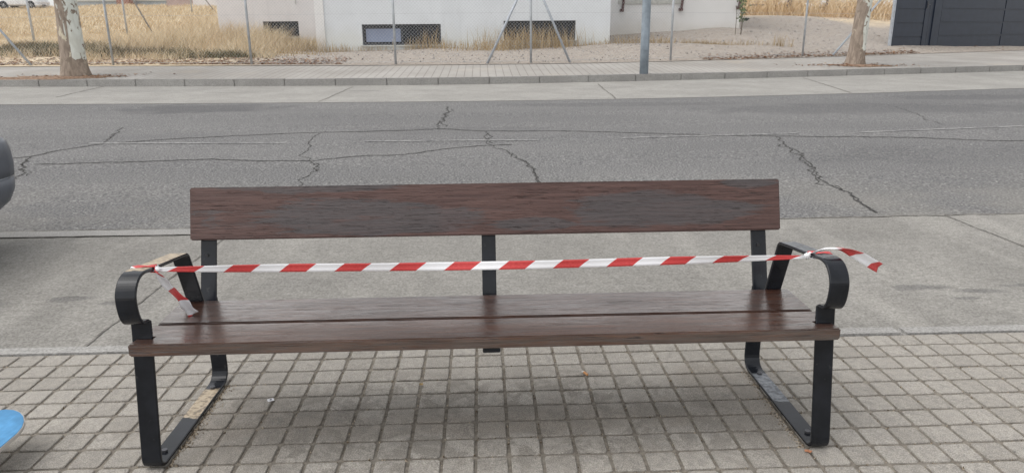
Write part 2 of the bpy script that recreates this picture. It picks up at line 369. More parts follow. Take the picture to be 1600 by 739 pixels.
MT['bolt'] = plain('dull_bolt_steel', (.10, .10, .11), .4, .5, .6)
MT['galv'] = plain('galvanised_steel', (.40, .42, .44), .5, .5, .35, .15, 6)
MT['lamp'] = plain('grey_blue_pole_paint', (.235, .275, .315), .55, .4, 0, .14, 5)
MT['wire'] = plain('fence_wire', (.5, .51, .53), .5, .5, .3)
MT['gate'] = plain('navy_gate_paint', (.021, .029, .047), .36, .4, 0, .12, 3)
MT['jamb'] = plain('pale_steel_jamb', (.42, .45, .49), .5, .4, .2)
MT['plA'] = m_plaster('pinkish_white_render', (.74, .715, .71), base_z=1.0)
MT['plB'] = m_plaster('cool_white_render', (.72, .75, .775), (.66, .66, .58), base_z=1.0)
MT['plC'] = m_plaster('warm_white_render', (.77, .765, .755), (.56, .50, .40), base_z=1.25)
MT['pil'] = m_plaster('bright_white_render', (.80, .795, .785), base_z=.8)
MT['glass'] = plain('dark_window_glass', (.028, .031, .036), .12, .5, var=.3, scale=2)
MT['shutter'] = plain('blue_grey_blind', (.235, .275, .38), .45, .4, 0, .06, 2)
MT['frame'] = plain('dark_window_frame', (.05, .053, .06), .5, .4)
MT['sill'] = plain('pale_stone_sill', (.5, .5, .47), .8, .3)
MT['pipe'] = plain('brown_gutter_pipe', (.085, .035, .032), .5, .4)
MT['soil'] = plain('reddish_soil_and_leaf_dust', (.26, .18, .13), .95, .1, 0, .4, 14, .6)

# ------------------------------------------------------------------ the lie of the land
def edge_line(px, z):
    a = np.array([G(x, y, z)[:2] for x, y in px]); a = a[np.argsort(a[:, 0])]
    return a
def make_edge(px, z):
    a = edge_line(px, z); s0 = (a[2, 1]-a[0, 1])/(a[2, 0]-a[0, 0]); s1 = (a[-1, 1]-a[-3, 1])/(a[-1, 0]-a[-3, 0])
    xs = np.arange(-130, 130.1, .5)
    ys = np.where(xs < a[0, 0], a[0, 1]+s0*(xs-a[0, 0]), np.where(xs > a[-1, 0], a[-1, 1]+s1*(xs-a[-1, 0]), np.interp(xs, a[:, 0], a[:, 1])))
    k = np.ones(11)/11; ye = np.pad(ys, 5, mode='edge'); ys2 = np.convolve(ye, k, 'valid'); ys2[:6] = ys[:6]; ys2[-6:] = ys[-6:]
    return lambda X: float(np.interp(X, xs, ys2))
Z_LANE, Z_E1, Z_E2, KH, Z_E4 = -.10, .02, .06, .165, .40
Y_ROAD = 3.13
E1 = make_edge([(0,164),(200,163),(400,161.5),(600,160),(800,158.5),(1000,155),(1200,150),(1400,145),(1600,138)], Z_E1)
E2 = make_edge([(0,136),(200,135.3),(400,135),(600,134),(800,131.5),(1000,127),(1200,122),(1400,116.5),(1600,111)], Z_E2)
E4 = make_edge([(0,105),(200,104),(400,103.5),(600,103),(800,101.5),(1000,98),(1200,92.5),(1400,86),(1600,79)], Z_E4)
E3 = lambda X: E2(X)+.035
E3b = lambda X: E2(X)+.19
Z_E3 = Z_E2+KH
SX = np.array([-60, -15, -9, -6, 0, 5, 10, 15, 60.]); SV = np.array([.080, .084, .095, .064, .060, .085, .152, .165, .165])
TM = np.array([40, 40, 40, 40, 40, 10, 10, 9.5, 9.5])
def bumpy(X, Y): return .04*math.sin(X*.9+Y*.37)+.03*math.sin(X*.31-Y*.83+1.3)+.02*math.sin(X*2.1+1.7*Y)
def H(X, Y):
    t = Y-E4(X); s = float(np.interp(X, SX, SV)); tm = float(np.interp(X, SX, TM))
    z = Z_E4+s*min(t, tm)+.035*max(0, t-tm)
    return z+bumpy(X, Y)*max(0, min(1, (t-.4)/3))
def TG(x, y):
    """where the line of sight through a picture point meets the rising lot"""
    d = ray(x, y); t = 15.0
    while t < 160:
        p = C+d*t
        if p[1] > E4(p[0]) and p[2] <= H(p[0], p[1]): return p
        t += .05
    return C+d*60

def strip(name, fa, za, fb, zb, mat, ny=1, x0=-110., x1=110., dx=1.0, kind='structure', parent=None):
    xs = np.arange(x0, x1+1e-6, dx); v, f = [], []
    for x in xs:
        ya, yb = fa(x), fb(x)
        for k in range(ny+1):
            t = k/ny; v.append((x, ya+(yb-ya)*t, za+(zb-za)*t))
    m = ny+1
    for i in range(len(xs)-1):
        for k in range(ny): f.append((i*m+k, (i+1)*m+k, (i+1)*m+k+1, i*m+k+1))
    o = obj(name, mesh_np(name, v, f, True), mat, parent)
    if kind: tag(o, kind=kind)
    return o
const = lambda c: (lambda X: c)
v = [(-900, -900, -.6), (900, -900, -.6), (900, 900, -.6), (-900, 900, -.6)]
tag(obj('ground', mesh_np('ground', v, [(0, 1, 2, 3)]), MT['lot']), 'dry bare earth reaching to the horizon', None, None, 'structure')
pavement = strip('pavement', const(-14.), -.0058, const(.805), -.0058, MT['grout'], 1)
lane = strip('parking_lane', const(.86), Z_LANE, const(Y_ROAD), Z_LANE, MT['park'])
road = strip('road', const(Y_ROAD), Z_LANE-.004, E1, Z_E1, MT['asphalt'], 6, dx=.5)
def zr(X, Y):
    t = (Y-Y_ROAD)/(E1(X)-Y_ROAD); return Z_LANE-.004+(Z_E1-Z_LANE+.004)*t
gutter = strip('far_gutter', E1, Z_E1+.004, lambda X: E2(X)+.02, Z_E2, MT['gutter'], 2, dx=.5)
far_walk = strip('far_pavement', E3b, Z_E3-.004, lambda X: E4(X)+.02, Z_E4, MT['farwalk'], 3, dx=.5)
# rising lot: one sheet from the back of the far pavement to the skyline
xs = np.concatenate([np.arange(-130, -30, 4), np.arange(-30, 36, .6), np.arange(36, 131, 4)]); ts = np.concatenate([np.arange(0, 16, .5), np.arange(16, 50, 1.5), np.arange(50, 200, 10)])
v = [(x, E4(x)+t, H(x, E4(x)+t)+(.012 if t == 0 else 0)) for x in xs for t in ts]; m = len(ts)
f = [(i*m+k, (i+1)*m+k, (i+1)*m+k+1, i*m+k+1) for i in range(len(xs)-1) for k in range(m-1)]
tag(obj('lot_ground', mesh_np('lot_ground', v, f, True), MT['lot']), 'gravel and straw coloured soil rising behind the fence', None, None, 'structure')

# kerbs, stone by stone
def kerb_piece(p0, p1, q0, q1, zb, z0, z1, name, mat, parent):
    gap = .004; a = np.array(p0); b = np.array(p1); d = (b-a)/np.linalg.norm(b-a)*gap
    a, b, c_, e = a+d, b-d, np.array(q1)-d, np.array(q0)+d
    vv = [(*a, zb), (*b, zb), (*c_, zb), (*e, zb), (*a, z0), (*b, z0), (*c_, z1), (*e, z1)]
    return MB().add(vv, [(0,3,2,1),(4,5,6,7),(0,1,5,4),(1,2,6,5),(2,3,7,6),(3,0,4,7)]).build(name, mat, parent, bevel=.012, seg=2)
kerb_near = strip('kerb', const(.812), -.02, const(.885), -.02, MT['grout'])
x = -1.22-20*1.0
while x < 20:
    dz = random.uniform(-.003, .002)
    kerb_piece((x, .806), (x+1.0, .806), (x, .892), (x+1.0, .892), -.25, dz, dz-.002, 'kerb_stone', MT['kerb'], kerb_near); x += 1.0
kerb_far = strip('far_kerb', lambda X: E2(X)+.03, Z_E2+.05, lambda X: E2(X)+.18, Z_E2+.05, MT['grout'], dx=.5)
x = -28.3
while x < 30:
    x2 = x+1.24; dz = random.uniform(-.006, .006)
    kerb_piece((x, E2(x)), (x2, E2(x2)), (x, E3b(x)+.01), (x2, E3b(x2)+.01), Z_E2-.2, Z_E3+dz, Z_E3+dz, 'kerb_stone', MT['farkerb'], kerb_far); x = x2

# paving squares: a hundred-millimetre grid with recessed joints
def tile_mesh(k):
    r = random.Random(100+k); h = .0446; v = []
    out = []
    for sx, sy in ((1, 1), (-1, 1), (-1, -1), (1, -1)):
        c1 = r.uniform(.004, .009); c2 = r.uniform(.004, .009)
        a = (sx*(h-c1), sy*h) ; b = (sx*h, sy*(h-c2))
        out += [b, a] if sx*sy > 0 else [a, b]
    out = [(px+r.uniform(-.0014, .0014), py+r.uniform(-.0014, .0014)) for px, py in out]
    for sc, z in ((1.0, -.012), (1.0, -.0028), (.955, -.0004)): v += [(px*sc, py*sc, z+r.uniform(-.0004, .0004)) for px, py in out]
    f = []
    for L_ in (0, 1):
        for i in range(8): f.append((L_*8+i, L_*8+(i+1) % 8, (L_+1)*8+(i+1) % 8, (L_+1)*8+i))
    f.append(tuple(range(16, 24)))
    return v, f
TV = [tile_mesh(k) for k in range(12)]
TM_ = []
for k, (v, f) in enumerate(TV):
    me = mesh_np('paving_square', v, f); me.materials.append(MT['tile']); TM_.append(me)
cells = []
for i in range(-60, 60):
    for j in range(-30, 8):
        c = (i*.1+.05, j*.1+.05); px, py, dpt = pj((c[0], c[1], 0))
        vis = dpt > .3 and -40 < px < 1640 and py < 775
        cells.append((not vis, dpt, c))
cells.sort(key=lambda q: (q[0], q[1]))
rest = MB(); restvar = []
for n_, (hid, dpt, c) in enumerate(cells):
    k = random.randrange(12); rz = random.choice((0, 1, 2, 3))*math.pi/2+random.uniform(-.012, .012); tx, ty = random.uniform(-.005, .005), random.uniform(-.005, .005); dz = random.uniform(-.001, .001)
    if n_ < 300:
        o = bpy.data.objects.new('paving_square', TM_[k]); o.location = (c[0], c[1], dz); o.rotation_euler = (tx, ty, rz); link(o, pavement)
    else:
        R = Matrix.Translation((c[0], c[1], dz)) @ Matrix.Rotation(rz, 4, 'Z') @ Matrix.Rotation(tx, 4, 'X') @ Matrix.Rotation(ty, 4, 'Y')
        v, f = TV[k]; rest.add([R @ Vector(p) for p in v], f); restvar += [random.random()]*len(v)
me = mesh_np('paving_squares', rest.v, rest.f); a = me.attributes.new('var', 'FLOAT', 'POINT'); a.data.foreach_set('value', restvar)
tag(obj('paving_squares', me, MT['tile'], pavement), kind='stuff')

# ------------------------------------------------------------------ ribbons lying on the ground: joints, cracks, markings
def ribbon(name, pts, width, zf, mat, parent, lift=.004, jag=0.0, step=.04, seed=0):
    r = random.Random(seed); P = []
    for a, b in zip(pts[:-1], pts[1:]):
        a = np.array(a[:2], float); b = np.array(b[:2], float); n_ = max(1, int(np.linalg.norm(b-a)/step))
        P += [a+(b-a)*k/n_ for k in range(n_)]
    P.append(np.array(pts[-1][:2], float)); v, f = [], []; drift = 0.0
    for i, p in enumerate(P):
        t = P[min(i+1, len(P)-1)]-P[max(i-1, 0)]; t = t/(np.linalg.norm(t)+1e-9); nn = np.array([-t[1], t[0]])
        drift = drift*.85+r.gauss(0, jag); wd = width*(r.uniform(.45, 1.35) if jag else 1.0)
        q = p+nn*drift
        for s in (-.5, .5):
            g = q+nn*wd*s; v.append((g[0], g[1], zf(g[0], g[1])+lift))
    for i in range(len(P)-1): f.append((2*i, 2*i+2, 2*i+3, 2*i+1))
    return obj(name, mesh_np(name, v, f), mat, parent)
zl = lambda X, Y: Z_LANE
zg = lambda X, Y: Z_E1+.004+(Z_E2-Z_E1-.004)*(Y-E1(X))/(E2(X)+.02-E1(X))
for xx, j in ((-1.73, .02), (-5.2, .02), (3.44, .0), (.9, 0), (6.9, 0)):
    if xx == .9: continue
    ribbon('joint', [(xx, .9), (xx-.01, 2.0), (xx+j, Y_ROAD-.01)], .012, zl, MT['joint'], lane, .004, .0025, .03, int(xx*10))
ribbon('joint', [(-8, Y_ROAD-.012), (-3, Y_ROAD-.012), (8, Y_ROAD-.006)], .022, zl, MT['joint'], lane, .004, .004, .03, 5)
ribbon('edge_strip', [(-9, Y_ROAD-.11), (-1.4, Y_ROAD-.11)], .15, zl, MT['kerb'], lane, .006)
ribbon('joint', [(-9, Y_ROAD-.19), (-1.4, Y_ROAD-.19)], .012, zl, MT['joint'], lane, .008, .002, .05, 9)
for a, b in (((162, 135.5), (88, 153)), ((552, 136), (498, 159)), ((934, 131), (962, 154)), ((1255, 122), (1330, 145))):
    pa, pb = G(*a, Z_E2), G(*b, Z_E1+.01); ribbon('joint', [pa, pb], .035, zg, MT['joint'], gutter, .004, .004, .08, int(a[0]))
def crack(px, width, seed, jag=.012, step=.05):
    pts = []
    for x, y in px:
        p = G(x, y, -.05); p = G(x, y, zr(p[0], p[1])); pts.append(p)
    return ribbon('crack', pts, width*(1.5 if step == .051 else .46), zr, MT['crack'], road, .003, jag, step, seed)
crack([(10,249),(45,246),(100,235),(165,225),(250,219),(330,214),(420,210),(560,206),(690,202),(760,205),(850,205),(960,207),(1080,211),(1210,213),(1340,214),(1450,216),(1530,220),(1660,222)], .028, 1, .012, .051)
crack([(50,258),(110,256),(200,253),(330,248.5),(400,251.5),(490,254),(520,249),(570,244),(630,243),(690,233),(740,229),(800,226)], .024, 2, .012, .051)
crack([(45,246),(38,252),(46,262),(40,274),(24,283)], .045, 3, .02)
crack([(46,250),(52,257),(44,268),(36,276)], .03, 33, .02)
crack([(165,225),(172,216),(184,208),(192,199)], .035, 4, .018)
crack([(168,219),(180,212),(190,205)], .02, 44, .02)
crack([(502,209),(488,218),(478,231),(470,244),(486,253),(502,266),(472,280),(466,292),(468,310)], .026, 5, .012)
crack([(488,256),(496,264),(500,268)], .04, 55, .015)
crack([(700,166),(696,176),(690,188),(686,202)], .05, 6, .02)
crack([(704,170),(692,186),(690,198)], .04, 66, .022)
crack([(760,205),(762,214),(760,222),(775,231),(795,238),(815,247),(828,262),(840,276),(842,300)], .032, 7, .016)
crack([(763,208),(759,218),(764,224)], .04, 77, .016)
crack([(800,240),(822,254),(834,270),(846,288)], .03, 78, .016)
crack([(1210,214),(1222,229),(1245,243),(1262,256),(1272,270),(1282,282),(1305,293),(1325,307),(1345,319),(1370,334)], .045, 8, .018)
crack([(1218,226),(1250,248),(1268,262),(1270,278),(1290,290)], .035, 88, .024)
crack([(1300,290),(1330,308),(1355,326),(1368,333)], .03, 89, .02)
crack([(1280,152),(1330,158),(1400,166),(1480,196)], .02, 10, .02)
for a, b in (((140,225.5),(447,224.5)), ((570,222),(842,220)), ((972,217),(1160,211.5)), ((1172,211.5),(1245,209.5)), ((1345,208),(1655,196))):
    pa = G(*a, 0); pa = G(*a, zr(pa[0], pa[1])); pb = G(*b, 0); pb = G(*b, zr(pb[0], pb[1]))
    ribbon('lane_marking', [pa, pb], .07, zr, MT['marking'], road, .0055, 0, .2)

# ------------------------------------------------------------------ the bench
XL, XR, XM = -.934, 1.031, .052
bench = empty('park_bench', (0, 0, 0)); tag(bench, 'wooden slatted park bench on black bent steel frames, roped off with tape', 'bench')
def seat_z(Y): return .393-.085*(Y+.02)
def plank(name, outline, thick, mat, slope_front):
    """horizontal board from a plan outline, following the seat's slope"""
    n = len(outline); v = [(x, y, seat_z(y)-thick) for x, y in outline]+[(x, y, seat_z(y)) for x, y in outline]
    f = [tuple(reversed(range(n))), tuple(range(n, 2*n))]+[(i, (i+1) % n, n+(i+1) % n, n+i) for i in range(n)]
    return MB().add(v, f).build(name, mat, bench, bevel=.004, seg=2)
xl0, xr0, nl, nr = -.950, 1.052, XL+.0285, XR-.0285
plank('seat_slat', [(xl0, -.022), (xr0, -.022), (xr0, .030), (nr, .030), (nr, .046), (xr0-.004, .046), (xr0+.004, .150), (xl0-.004, .154), (xl0+.004, .046), (nl, .046), (nl, .030), (xl0, .030)], .036, MT['wood_front'], 0)
plank('seat_slat', [(-.952, .172), (1.054, .166), (1.082, .412), (-.982, .418)], .036, MT['wood_rear'], 0)
by0, bz0, by1, bz1, bt = .553, .529, .607, .7035, .036
ny, nz = -(bz1-bz0), (by1-by0); ln = math.hypot(ny, nz); ny, nz = -ny/ln*bt, -nz/ln*bt
v = []
for xx in (-.984, 1.098): v += [(xx, by0, bz0), (xx, by1, bz1), (xx, by1+ny, bz1+nz), (xx, by0+ny, bz0+nz)]
MB().add(v, [(0,1,2,3),(7,6,5,4),(0,4,5,1),(1,5,6,2),(2,6,7,3),(3,7,4,0)]).build('backrest_slat', MT['wood_back'], bench, bevel=.004, seg=2)
BW, BT = .056, .010
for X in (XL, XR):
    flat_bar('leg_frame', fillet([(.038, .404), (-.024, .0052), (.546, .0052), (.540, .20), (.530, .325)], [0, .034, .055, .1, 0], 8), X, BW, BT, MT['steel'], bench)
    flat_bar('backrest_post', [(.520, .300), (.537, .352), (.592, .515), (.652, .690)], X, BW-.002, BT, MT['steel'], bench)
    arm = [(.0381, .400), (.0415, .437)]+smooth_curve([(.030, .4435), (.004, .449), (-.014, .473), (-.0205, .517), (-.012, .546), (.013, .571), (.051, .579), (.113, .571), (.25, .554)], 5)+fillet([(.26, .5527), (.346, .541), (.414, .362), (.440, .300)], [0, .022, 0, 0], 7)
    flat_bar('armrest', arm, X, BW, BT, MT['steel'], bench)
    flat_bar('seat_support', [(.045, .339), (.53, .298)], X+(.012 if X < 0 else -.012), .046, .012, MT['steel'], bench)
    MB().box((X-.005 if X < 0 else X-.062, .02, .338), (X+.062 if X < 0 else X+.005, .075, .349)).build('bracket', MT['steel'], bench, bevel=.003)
    for yb, zb in ((.06, .0103), (.46, .0103)):
        MB().tube([(X, yb, zb), (X, yb, zb+.007)], .0095, 6).build('bolt', MT['bolt'], bench)
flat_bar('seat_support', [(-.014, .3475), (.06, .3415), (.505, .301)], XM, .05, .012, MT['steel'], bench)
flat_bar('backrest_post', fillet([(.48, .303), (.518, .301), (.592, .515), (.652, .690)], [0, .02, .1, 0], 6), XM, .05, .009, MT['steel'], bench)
for X in (XL, XM, XR):
    for zz in (.47,):
        if X == XM: continue
        yy = .537+(zz-.352)*.337-.006
        MB().tube([(X-.004, yy, zz), (X-.004, yy-.005, zz-.0015)], .0055, 8).build('bolt', MT['bolt'], bench)

# ------------------------------------------------------------------ the barrier tape
def film(name, pts, width, parent, roll=None, u0=0.0, crease=.12, thick=.0009, n=None):
    """a strip of plastic film following pts; roll gives the turn of its flat side round the path (0 = upright)"""
    P = [Vector(p) for p in pts]; m = len(P); v, uv, f = [], [], []; u = u0; ws = width if hasattr(width, '__len__') else [width]*m
    for i, p in enumerate(P):
        if i: u += (P[i]-P[i-1]).length
        t = (P[min(i+1, m-1)]-P[max(i-1, 0)]).normalized(); up = Vector((0, 0, 1)); s = t.cross(up)
        s = s.normalized() if s.length > .05 else Vector((0, 1, 0)); b = s.cross(t).normalized()
        a = roll[i] if roll is not None else 0.0; d = b*math.cos(a)+s*math.sin(a); nn = t.cross(d).normalized()
        for k in range(5):
            q = (k-2)/2; bend = crease*ws[i]*(abs(q)-.4)
            v.append(p+d*(q*ws[i]/2)+nn*bend); uv.append((u, (q+1)/2))
    for i in range(m-1):
        for k in range(4): f.append((i*5+k, (i+1)*5+k, (i+1)*5+k+1, i*5+k+1))
    me = mesh_np(name, v, f, True); L_ = me.uv_layers.new(name='UVMap')
    for lp in me.loops: L_.data[lp.index].uv = uv[lp.vertex_index]
    o = obj(name, me, MT['tape'], parent); md = o.modifiers.new('film', 'SOLIDIFY'); md.thickness = thick; md.offset = 0
    return o
tape = empty('barrier_tape', (XL, .11, .585)); tape.location = (0, 0, 0)
tag(tape, 'red and white striped barrier tape tied across both armrests of the bench', 'barrier tape')
KL, KR = np.array([XL+.034, .108, .568]), np.array([XR-.034, .112, .566])
rg = random.Random(4); pts, rl, wd = [], [], []
for i in range(61):
    t = i/60; p = KL+(KR-KL)*t; p[2] -= .006*math.sin(math.pi*t); p[1] += .004*math.sin(t*9)
    e = min(1, min(t, 1-t)*9); pts.append(p); rl.append(.22*math.sin(t*7+1)+.14*math.sin(t*23)-.45*(1-e)); wd.append(.0245*(.42+.58*e**.8)*(1-.22*max(0, (t-.82)/.18)))
film('span', pts, wd, tape, rl, .055, .10)
tl = [PY(x, y, Y) for x, y, Y in ((243, 419, .108), (247, 428, .10), (257, 441, .12), (266, 452, .15), (277, 463, .19), (287, 473, .215), (296, 483, .235), (303, 491, .25))]
tl[-1][2] = max(tl[-1][2], seat_z(tl[-1][1])+.004); tlc = smooth_curve(tl, 5)
film('tail', tlc, [.011+.017*min(1, i/18)*(1+.2*math.sin(i*.8)) for i in range(len(tlc))], tape, [.35+.55*math.sin(i*.26) for i in range(len(tlc))], .150, .22)
tr = [PY(x, y, Y) for x, y, Y in ((1268, 396, .112), (1277, 392, .09), (1290, 388, .07), (1306, 387.5, .06), (1322, 390, .06), (1338, 398, .07), (1352, 406, .085), (1364, 413, .1), (1373, 418, .11))]
trc = smooth_curve(tr, 5); m_ = len(trc)
film('tail', trc, [.012+.019*min(1, max(0, i-8)/20) for i in range(m_)], tape, [1.4-1.2*min(1, max(0, i-14)/14) for i in range(m_)], .016, .2)
for X, yy, sg in ((XL, .105, 1), (XR, .112, -1)):
    zc = .571; hw, ht = BW/2+.003, .0085; loop = []
    for a, b in ((-hw, -ht), (hw, -ht), (hw, ht), (-hw, ht), (-hw, -ht), (hw, -ht)):
        loop.append((X+a, yy+.012*sg*(a/hw)*.4, zc+b))
    ring = [];
    for a, b in zip(loop[:-1], loop[1:]): ring += [tuple(np.array(a)+(np.array(b)-np.array(a))*k/5) for k in range(5)]
    ring.append(loop[-1]); v, f, uv = [], [], []; u = .03
    for i, p in enumerate(ring):
        if i: u += math.dist(ring[i], ring[i-1])
        for k, q in enumerate((-.009, -.003, .004, .010)): v.append((p[0], p[1]+q, p[2]+.0015*math.sin(i*1.7+k))); uv.append((u, k/3))
    for i in range(len(ring)-1):
        for k in range(3): f.append((i*4+k, (i+1)*4+k, (i+1)*4+k+1, i*4+k+1))
    me = mesh_np('wrap', v, f, True); L_ = me.uv_layers.new(name='UVMap')
    for lp in me.loops: L_.data[lp.index].uv = uv[lp.vertex_index]
    o = obj('wrap', me, MT['tape'], tape); md = o.modifiers.new('film', 'SOLIDIFY'); md.thickness = .001; md.offset = 0
    kx = X+sg*(hw+.004)
    kn = MB(); kr = random.Random(3 if sg > 0 else 9); vv, ff = [], []
    for i in range(6):
        for k in range(8):
            th, ph = math.pi*(i+.5)/6, 2*math.pi*k/8; rr = .0095*kr.uniform(.65, 1.25)
            vv.append((kx+rr*math.sin(th)*math.cos(ph)*1.1, yy+.003+rr*math.sin(th)*math.sin(ph), zc-.002+rr*1.1*math.cos(th)))
    for i in range(5):
        for k in range(8): ff.append((i*8+k, i*8+(k+1) % 8, (i+1)*8+(k+1) % 8, (i+1)*8+k))
    ff += [tuple(range(8)), tuple(reversed(range(40, 48)))]
    me = mesh_np('knot', vv, ff, True); L_ = me.uv_layers.new(name='UVMap')
    for lp in me.loops: L_.data[lp.index].uv = (.01+.05*lp.vertex_index/48, .3)
    obj('knot', me, MT['tape'], tape)

# ------------------------------------------------------------------ skateboard lying on its wheels beside the bench
sk = empty('skateboard', (-1.437, -.245, 0)); tag(sk, 'blue skateboard with a pale plywood edge on the paving squares', 'skateboard')
def deck_outline(hw, hl, n=12):
    pts = []
    for k in range(n+1):
        a = math.pi*k/n; pts.append((hw*math.cos(a), hl-hw*1.15+hw*1.15*math.sin(a)))
    return pts+[(-x, -y) for x, y in pts]
def deck(z0, z1, sc, name, mat):
    o = deck_outline(.102*sc, .40-.102*(1-sc)); rows = []
    kz = lambda y: .03*max(0, (abs(y)-.27)/.13)**1.5
    n = len(o); v, f = [], []
    for z in (z0, z1):
        for t in (1.0, .66, .33): v += [(x*t, y*t, z+kz(y*t)*.55) for x, y in o]
    for L_ in range(2):
        b = L_*3*n
        for r_ in range(2):
            for i in range(n): f.append((b+r_*n+i, b+r_*n+(i+1) % n, b+(r_+1)*n+(i+1) % n, b+(r_+1)*n+i))
        f.append(tuple(b+2*n+i for i in range(n)))
    for i in range(n): f.append((i, (i+1) % n, 3*n+(i+1) % n, 3*n+i))
    return MB().add(v, f).build(name, mat, sk)
deck(.086, .0965, 1.0, 'deck', plain('pale_plywood', (.46, .43, .40), .6, .4))
deck(.0968, .0985, .975, 'deck_top', plain('blue_deck_paint', (.085, .27, .50), .65, .3, 0, .2, 14))
for y in (-.24, .10):
    tk = MB().box((-.055, y-.02, .03), (.055, y+.02, .062)).box((-.03, y-.035, .06), (.03, y+.035, .087)).build('truck', MT['bolt'], sk, bevel=.006)
    for xx in (-.075, .075): MB().tube([(xx-.016, y, .0262), (xx+.016, y, .0262)], .0262, 18).build('wheel', plain('urethane', (.55, .53, .48), .6, .4), sk)

# ------------------------------------------------------------------ cars
def rr_outline(x0, x1, hw, r, bulge, n=6):
    pts = []
    for (cx, cy, a0) in ((x1-r, hw-r, 0), (x0+r, hw-r, 90), (x0+r, -hw+r, 180), (x1-r, -hw+r, 270)):
        for k in range(n+1):
            a = math.radians(a0+90*k/n); px, py = cx+r*math.cos(a), cy+r*math.sin(a)
            if cx > (x0+x1)/2: px -= bulge*(py/hw)**2
            pts.append((px, py))
    return pts
def loft(levels):
    v, f = [], []; n = None
    for (z, x0, x1, hw, r, bu) in levels:
        o = rr_outline(x0, x1, hw, r, bu); n = len(o); v += [(x, y, z) for x, y in o]
    for i in range(len(levels)-1):
        for k in range(n): f.append((i*n+k, i*n+(k+1) % n, (i+1)*n+(k+1) % n, (i+1)*n+k))
    f.append(tuple(reversed(range(n)))); f.append(tuple(range((len(levels)-1)*n, len(levels)*n)))
    return MB().add(v, f)
tyre = plain('tyre_rubber', (.02, .02, .021), .85, .3); rim = plain('wheel_rim', (.35, .36, .37), .4, .5, .6)
def wheel(parent, x, y, r, side):
    wv = []
    prof = [(-.10, r*.66), (-.10, r*.93), (-.075, r), (.075, r), (.10, r*.93), (.10, r*.66)]; n = 28
    for a, q in prof: wv += [(x+q*math.cos(2*math.pi*k/n), y+a, r+q*math.sin(2*math.pi*k/n)) for k in range(n)]
    ff = [(i*n+k, i*n+(k+1) % n, (i+1)*n+(k+1) % n, (i+1)*n+k) for i in range(5) for k in range(n)]
    wo_ = MB().add(wv, ff).build('wheel', tyre, parent, smooth=True)
    hb = MB()
    hb.tube([(x, y-.06, r), (x, y+.06, r)], r*.68, n)
    for k in range(5):
        a = 2*math.pi*k/5; hb.tube([(x, y+side*.075, r), (x+r*.6*math.cos(a), y+side*.075, r+r*.6*math.sin(a))], .035, 6)
    hb.build('rim', rim, wo_)
def car(name, loc, rz, paint, plastic, label, sc=1.0, group=None):
    c = empty(name, loc, rz); c.scale = (sc, sc, sc); tag(c, label, 'car', group)
    loft([(.30, -4.0, -.30, .78, .12, .05), (.42, -4.1, -.22, .86, .16, .06), (.72, -4.14, -.17, .885, .2, .07), (.90, -4.12, -.19, .875, .2, .07), (1.02, -4.05, -.28, .84, .2, .07)]).build('body', paint, c)
    loft([(1.022, -3.1, -.40, .80, .15, .05), (1.30, -2.75, -.62, .72, .15, .05), (1.50, -2.45, -.85, .64, .15, .05)]).build('cabin', MT['glass'], c)
    loft([(1.502, -2.46, -.84, .645, .15, .05), (1.56, -2.35, -.98, .58, .15, .05)]).build('roof', paint, c)
    b = loft([(.17, -.9, -.30, .80, .2, .08), (.21, -.9, -.15, .84, .24, .08), (.29, -.9, -.055, .87, .27, .08), (.36, -.9, -.02, .885, .28, .08), (.445, -.9, -.008, .888, .28, .08)]).build('bumper', plastic, c, smooth=True)
    loft([(.456, -.9, -.006, .888, .28, .08), (.53, -.9, .0, .89, .28, .08), (.61, -.9, -.004, .888, .28, .08), (.66, -.9, -.014, .884, .28, .08), (.683, -.9, -.034, .872, .27, .08), (.691, -.9, -.075, .85, .25, .08)]).build('bumper', plastic, c, smooth=True)
    loft([(.443, -.9, -.020, .88, .28, .08), (.458, -.9, -.020, .88, .28, .08)]).build('trim_groove', MT['jamb'], c)
    for s in (-1, 1):
        MB().box((-.5, s*.62-.14, .33), (-.135, s*.62+.14, .41)).build('fog_lamp_recess', MT['frame'], c, bevel=.02)
        MB().box((-.75, s*.80-.09, .80), (-.50, s*.80+.088, .95)).build('tail_lamp', plain('lamp_red', (.35, .02, .02), .25, .5), c, bevel=.02)
        for xx in (-.95, -3.45):
            wheel(c, xx, s*.80, .315, s)
            MB().tube([(xx, s*.70, .33), (xx, s*.893, .33)], .375, 28).build('wheel_arch', MT['frame'], c)
    MB().box((-.3, -.55, .275), (-.034, -.05, .372)).build('lower_grille', MT['frame'], c, bevel=.015)
    for xx in (-2.0,):
        for s in (-1, 1): MB().box((xx-.1, s*.885-.012, .84), (xx+.1, s*.885+.012, .875)).build('door_handle', plastic, c, bevel=.005)
    return c
car('parked_car', (-2.885, 2.06, Z_LANE+.02), 0, plain('car_dark_paint', (.05, .055, .065), .3, .5, .2), plain('slate_grey_bumper_plastic', (.075, .085, .105), .34, .5, 0, .1, 6), 'dark slate grey bumper of a car parked along the near kerb')
pc = TG(66, 12); car('parked_car', (-35.4, 61, H(-38, 61)+.05), 0, plain('car_white_paint', (.72, .74, .77), .35, .5), plain('white_bumper', (.66, .68, .71), .4, .5), 'white car parked at the far end of the dry grass', .86)

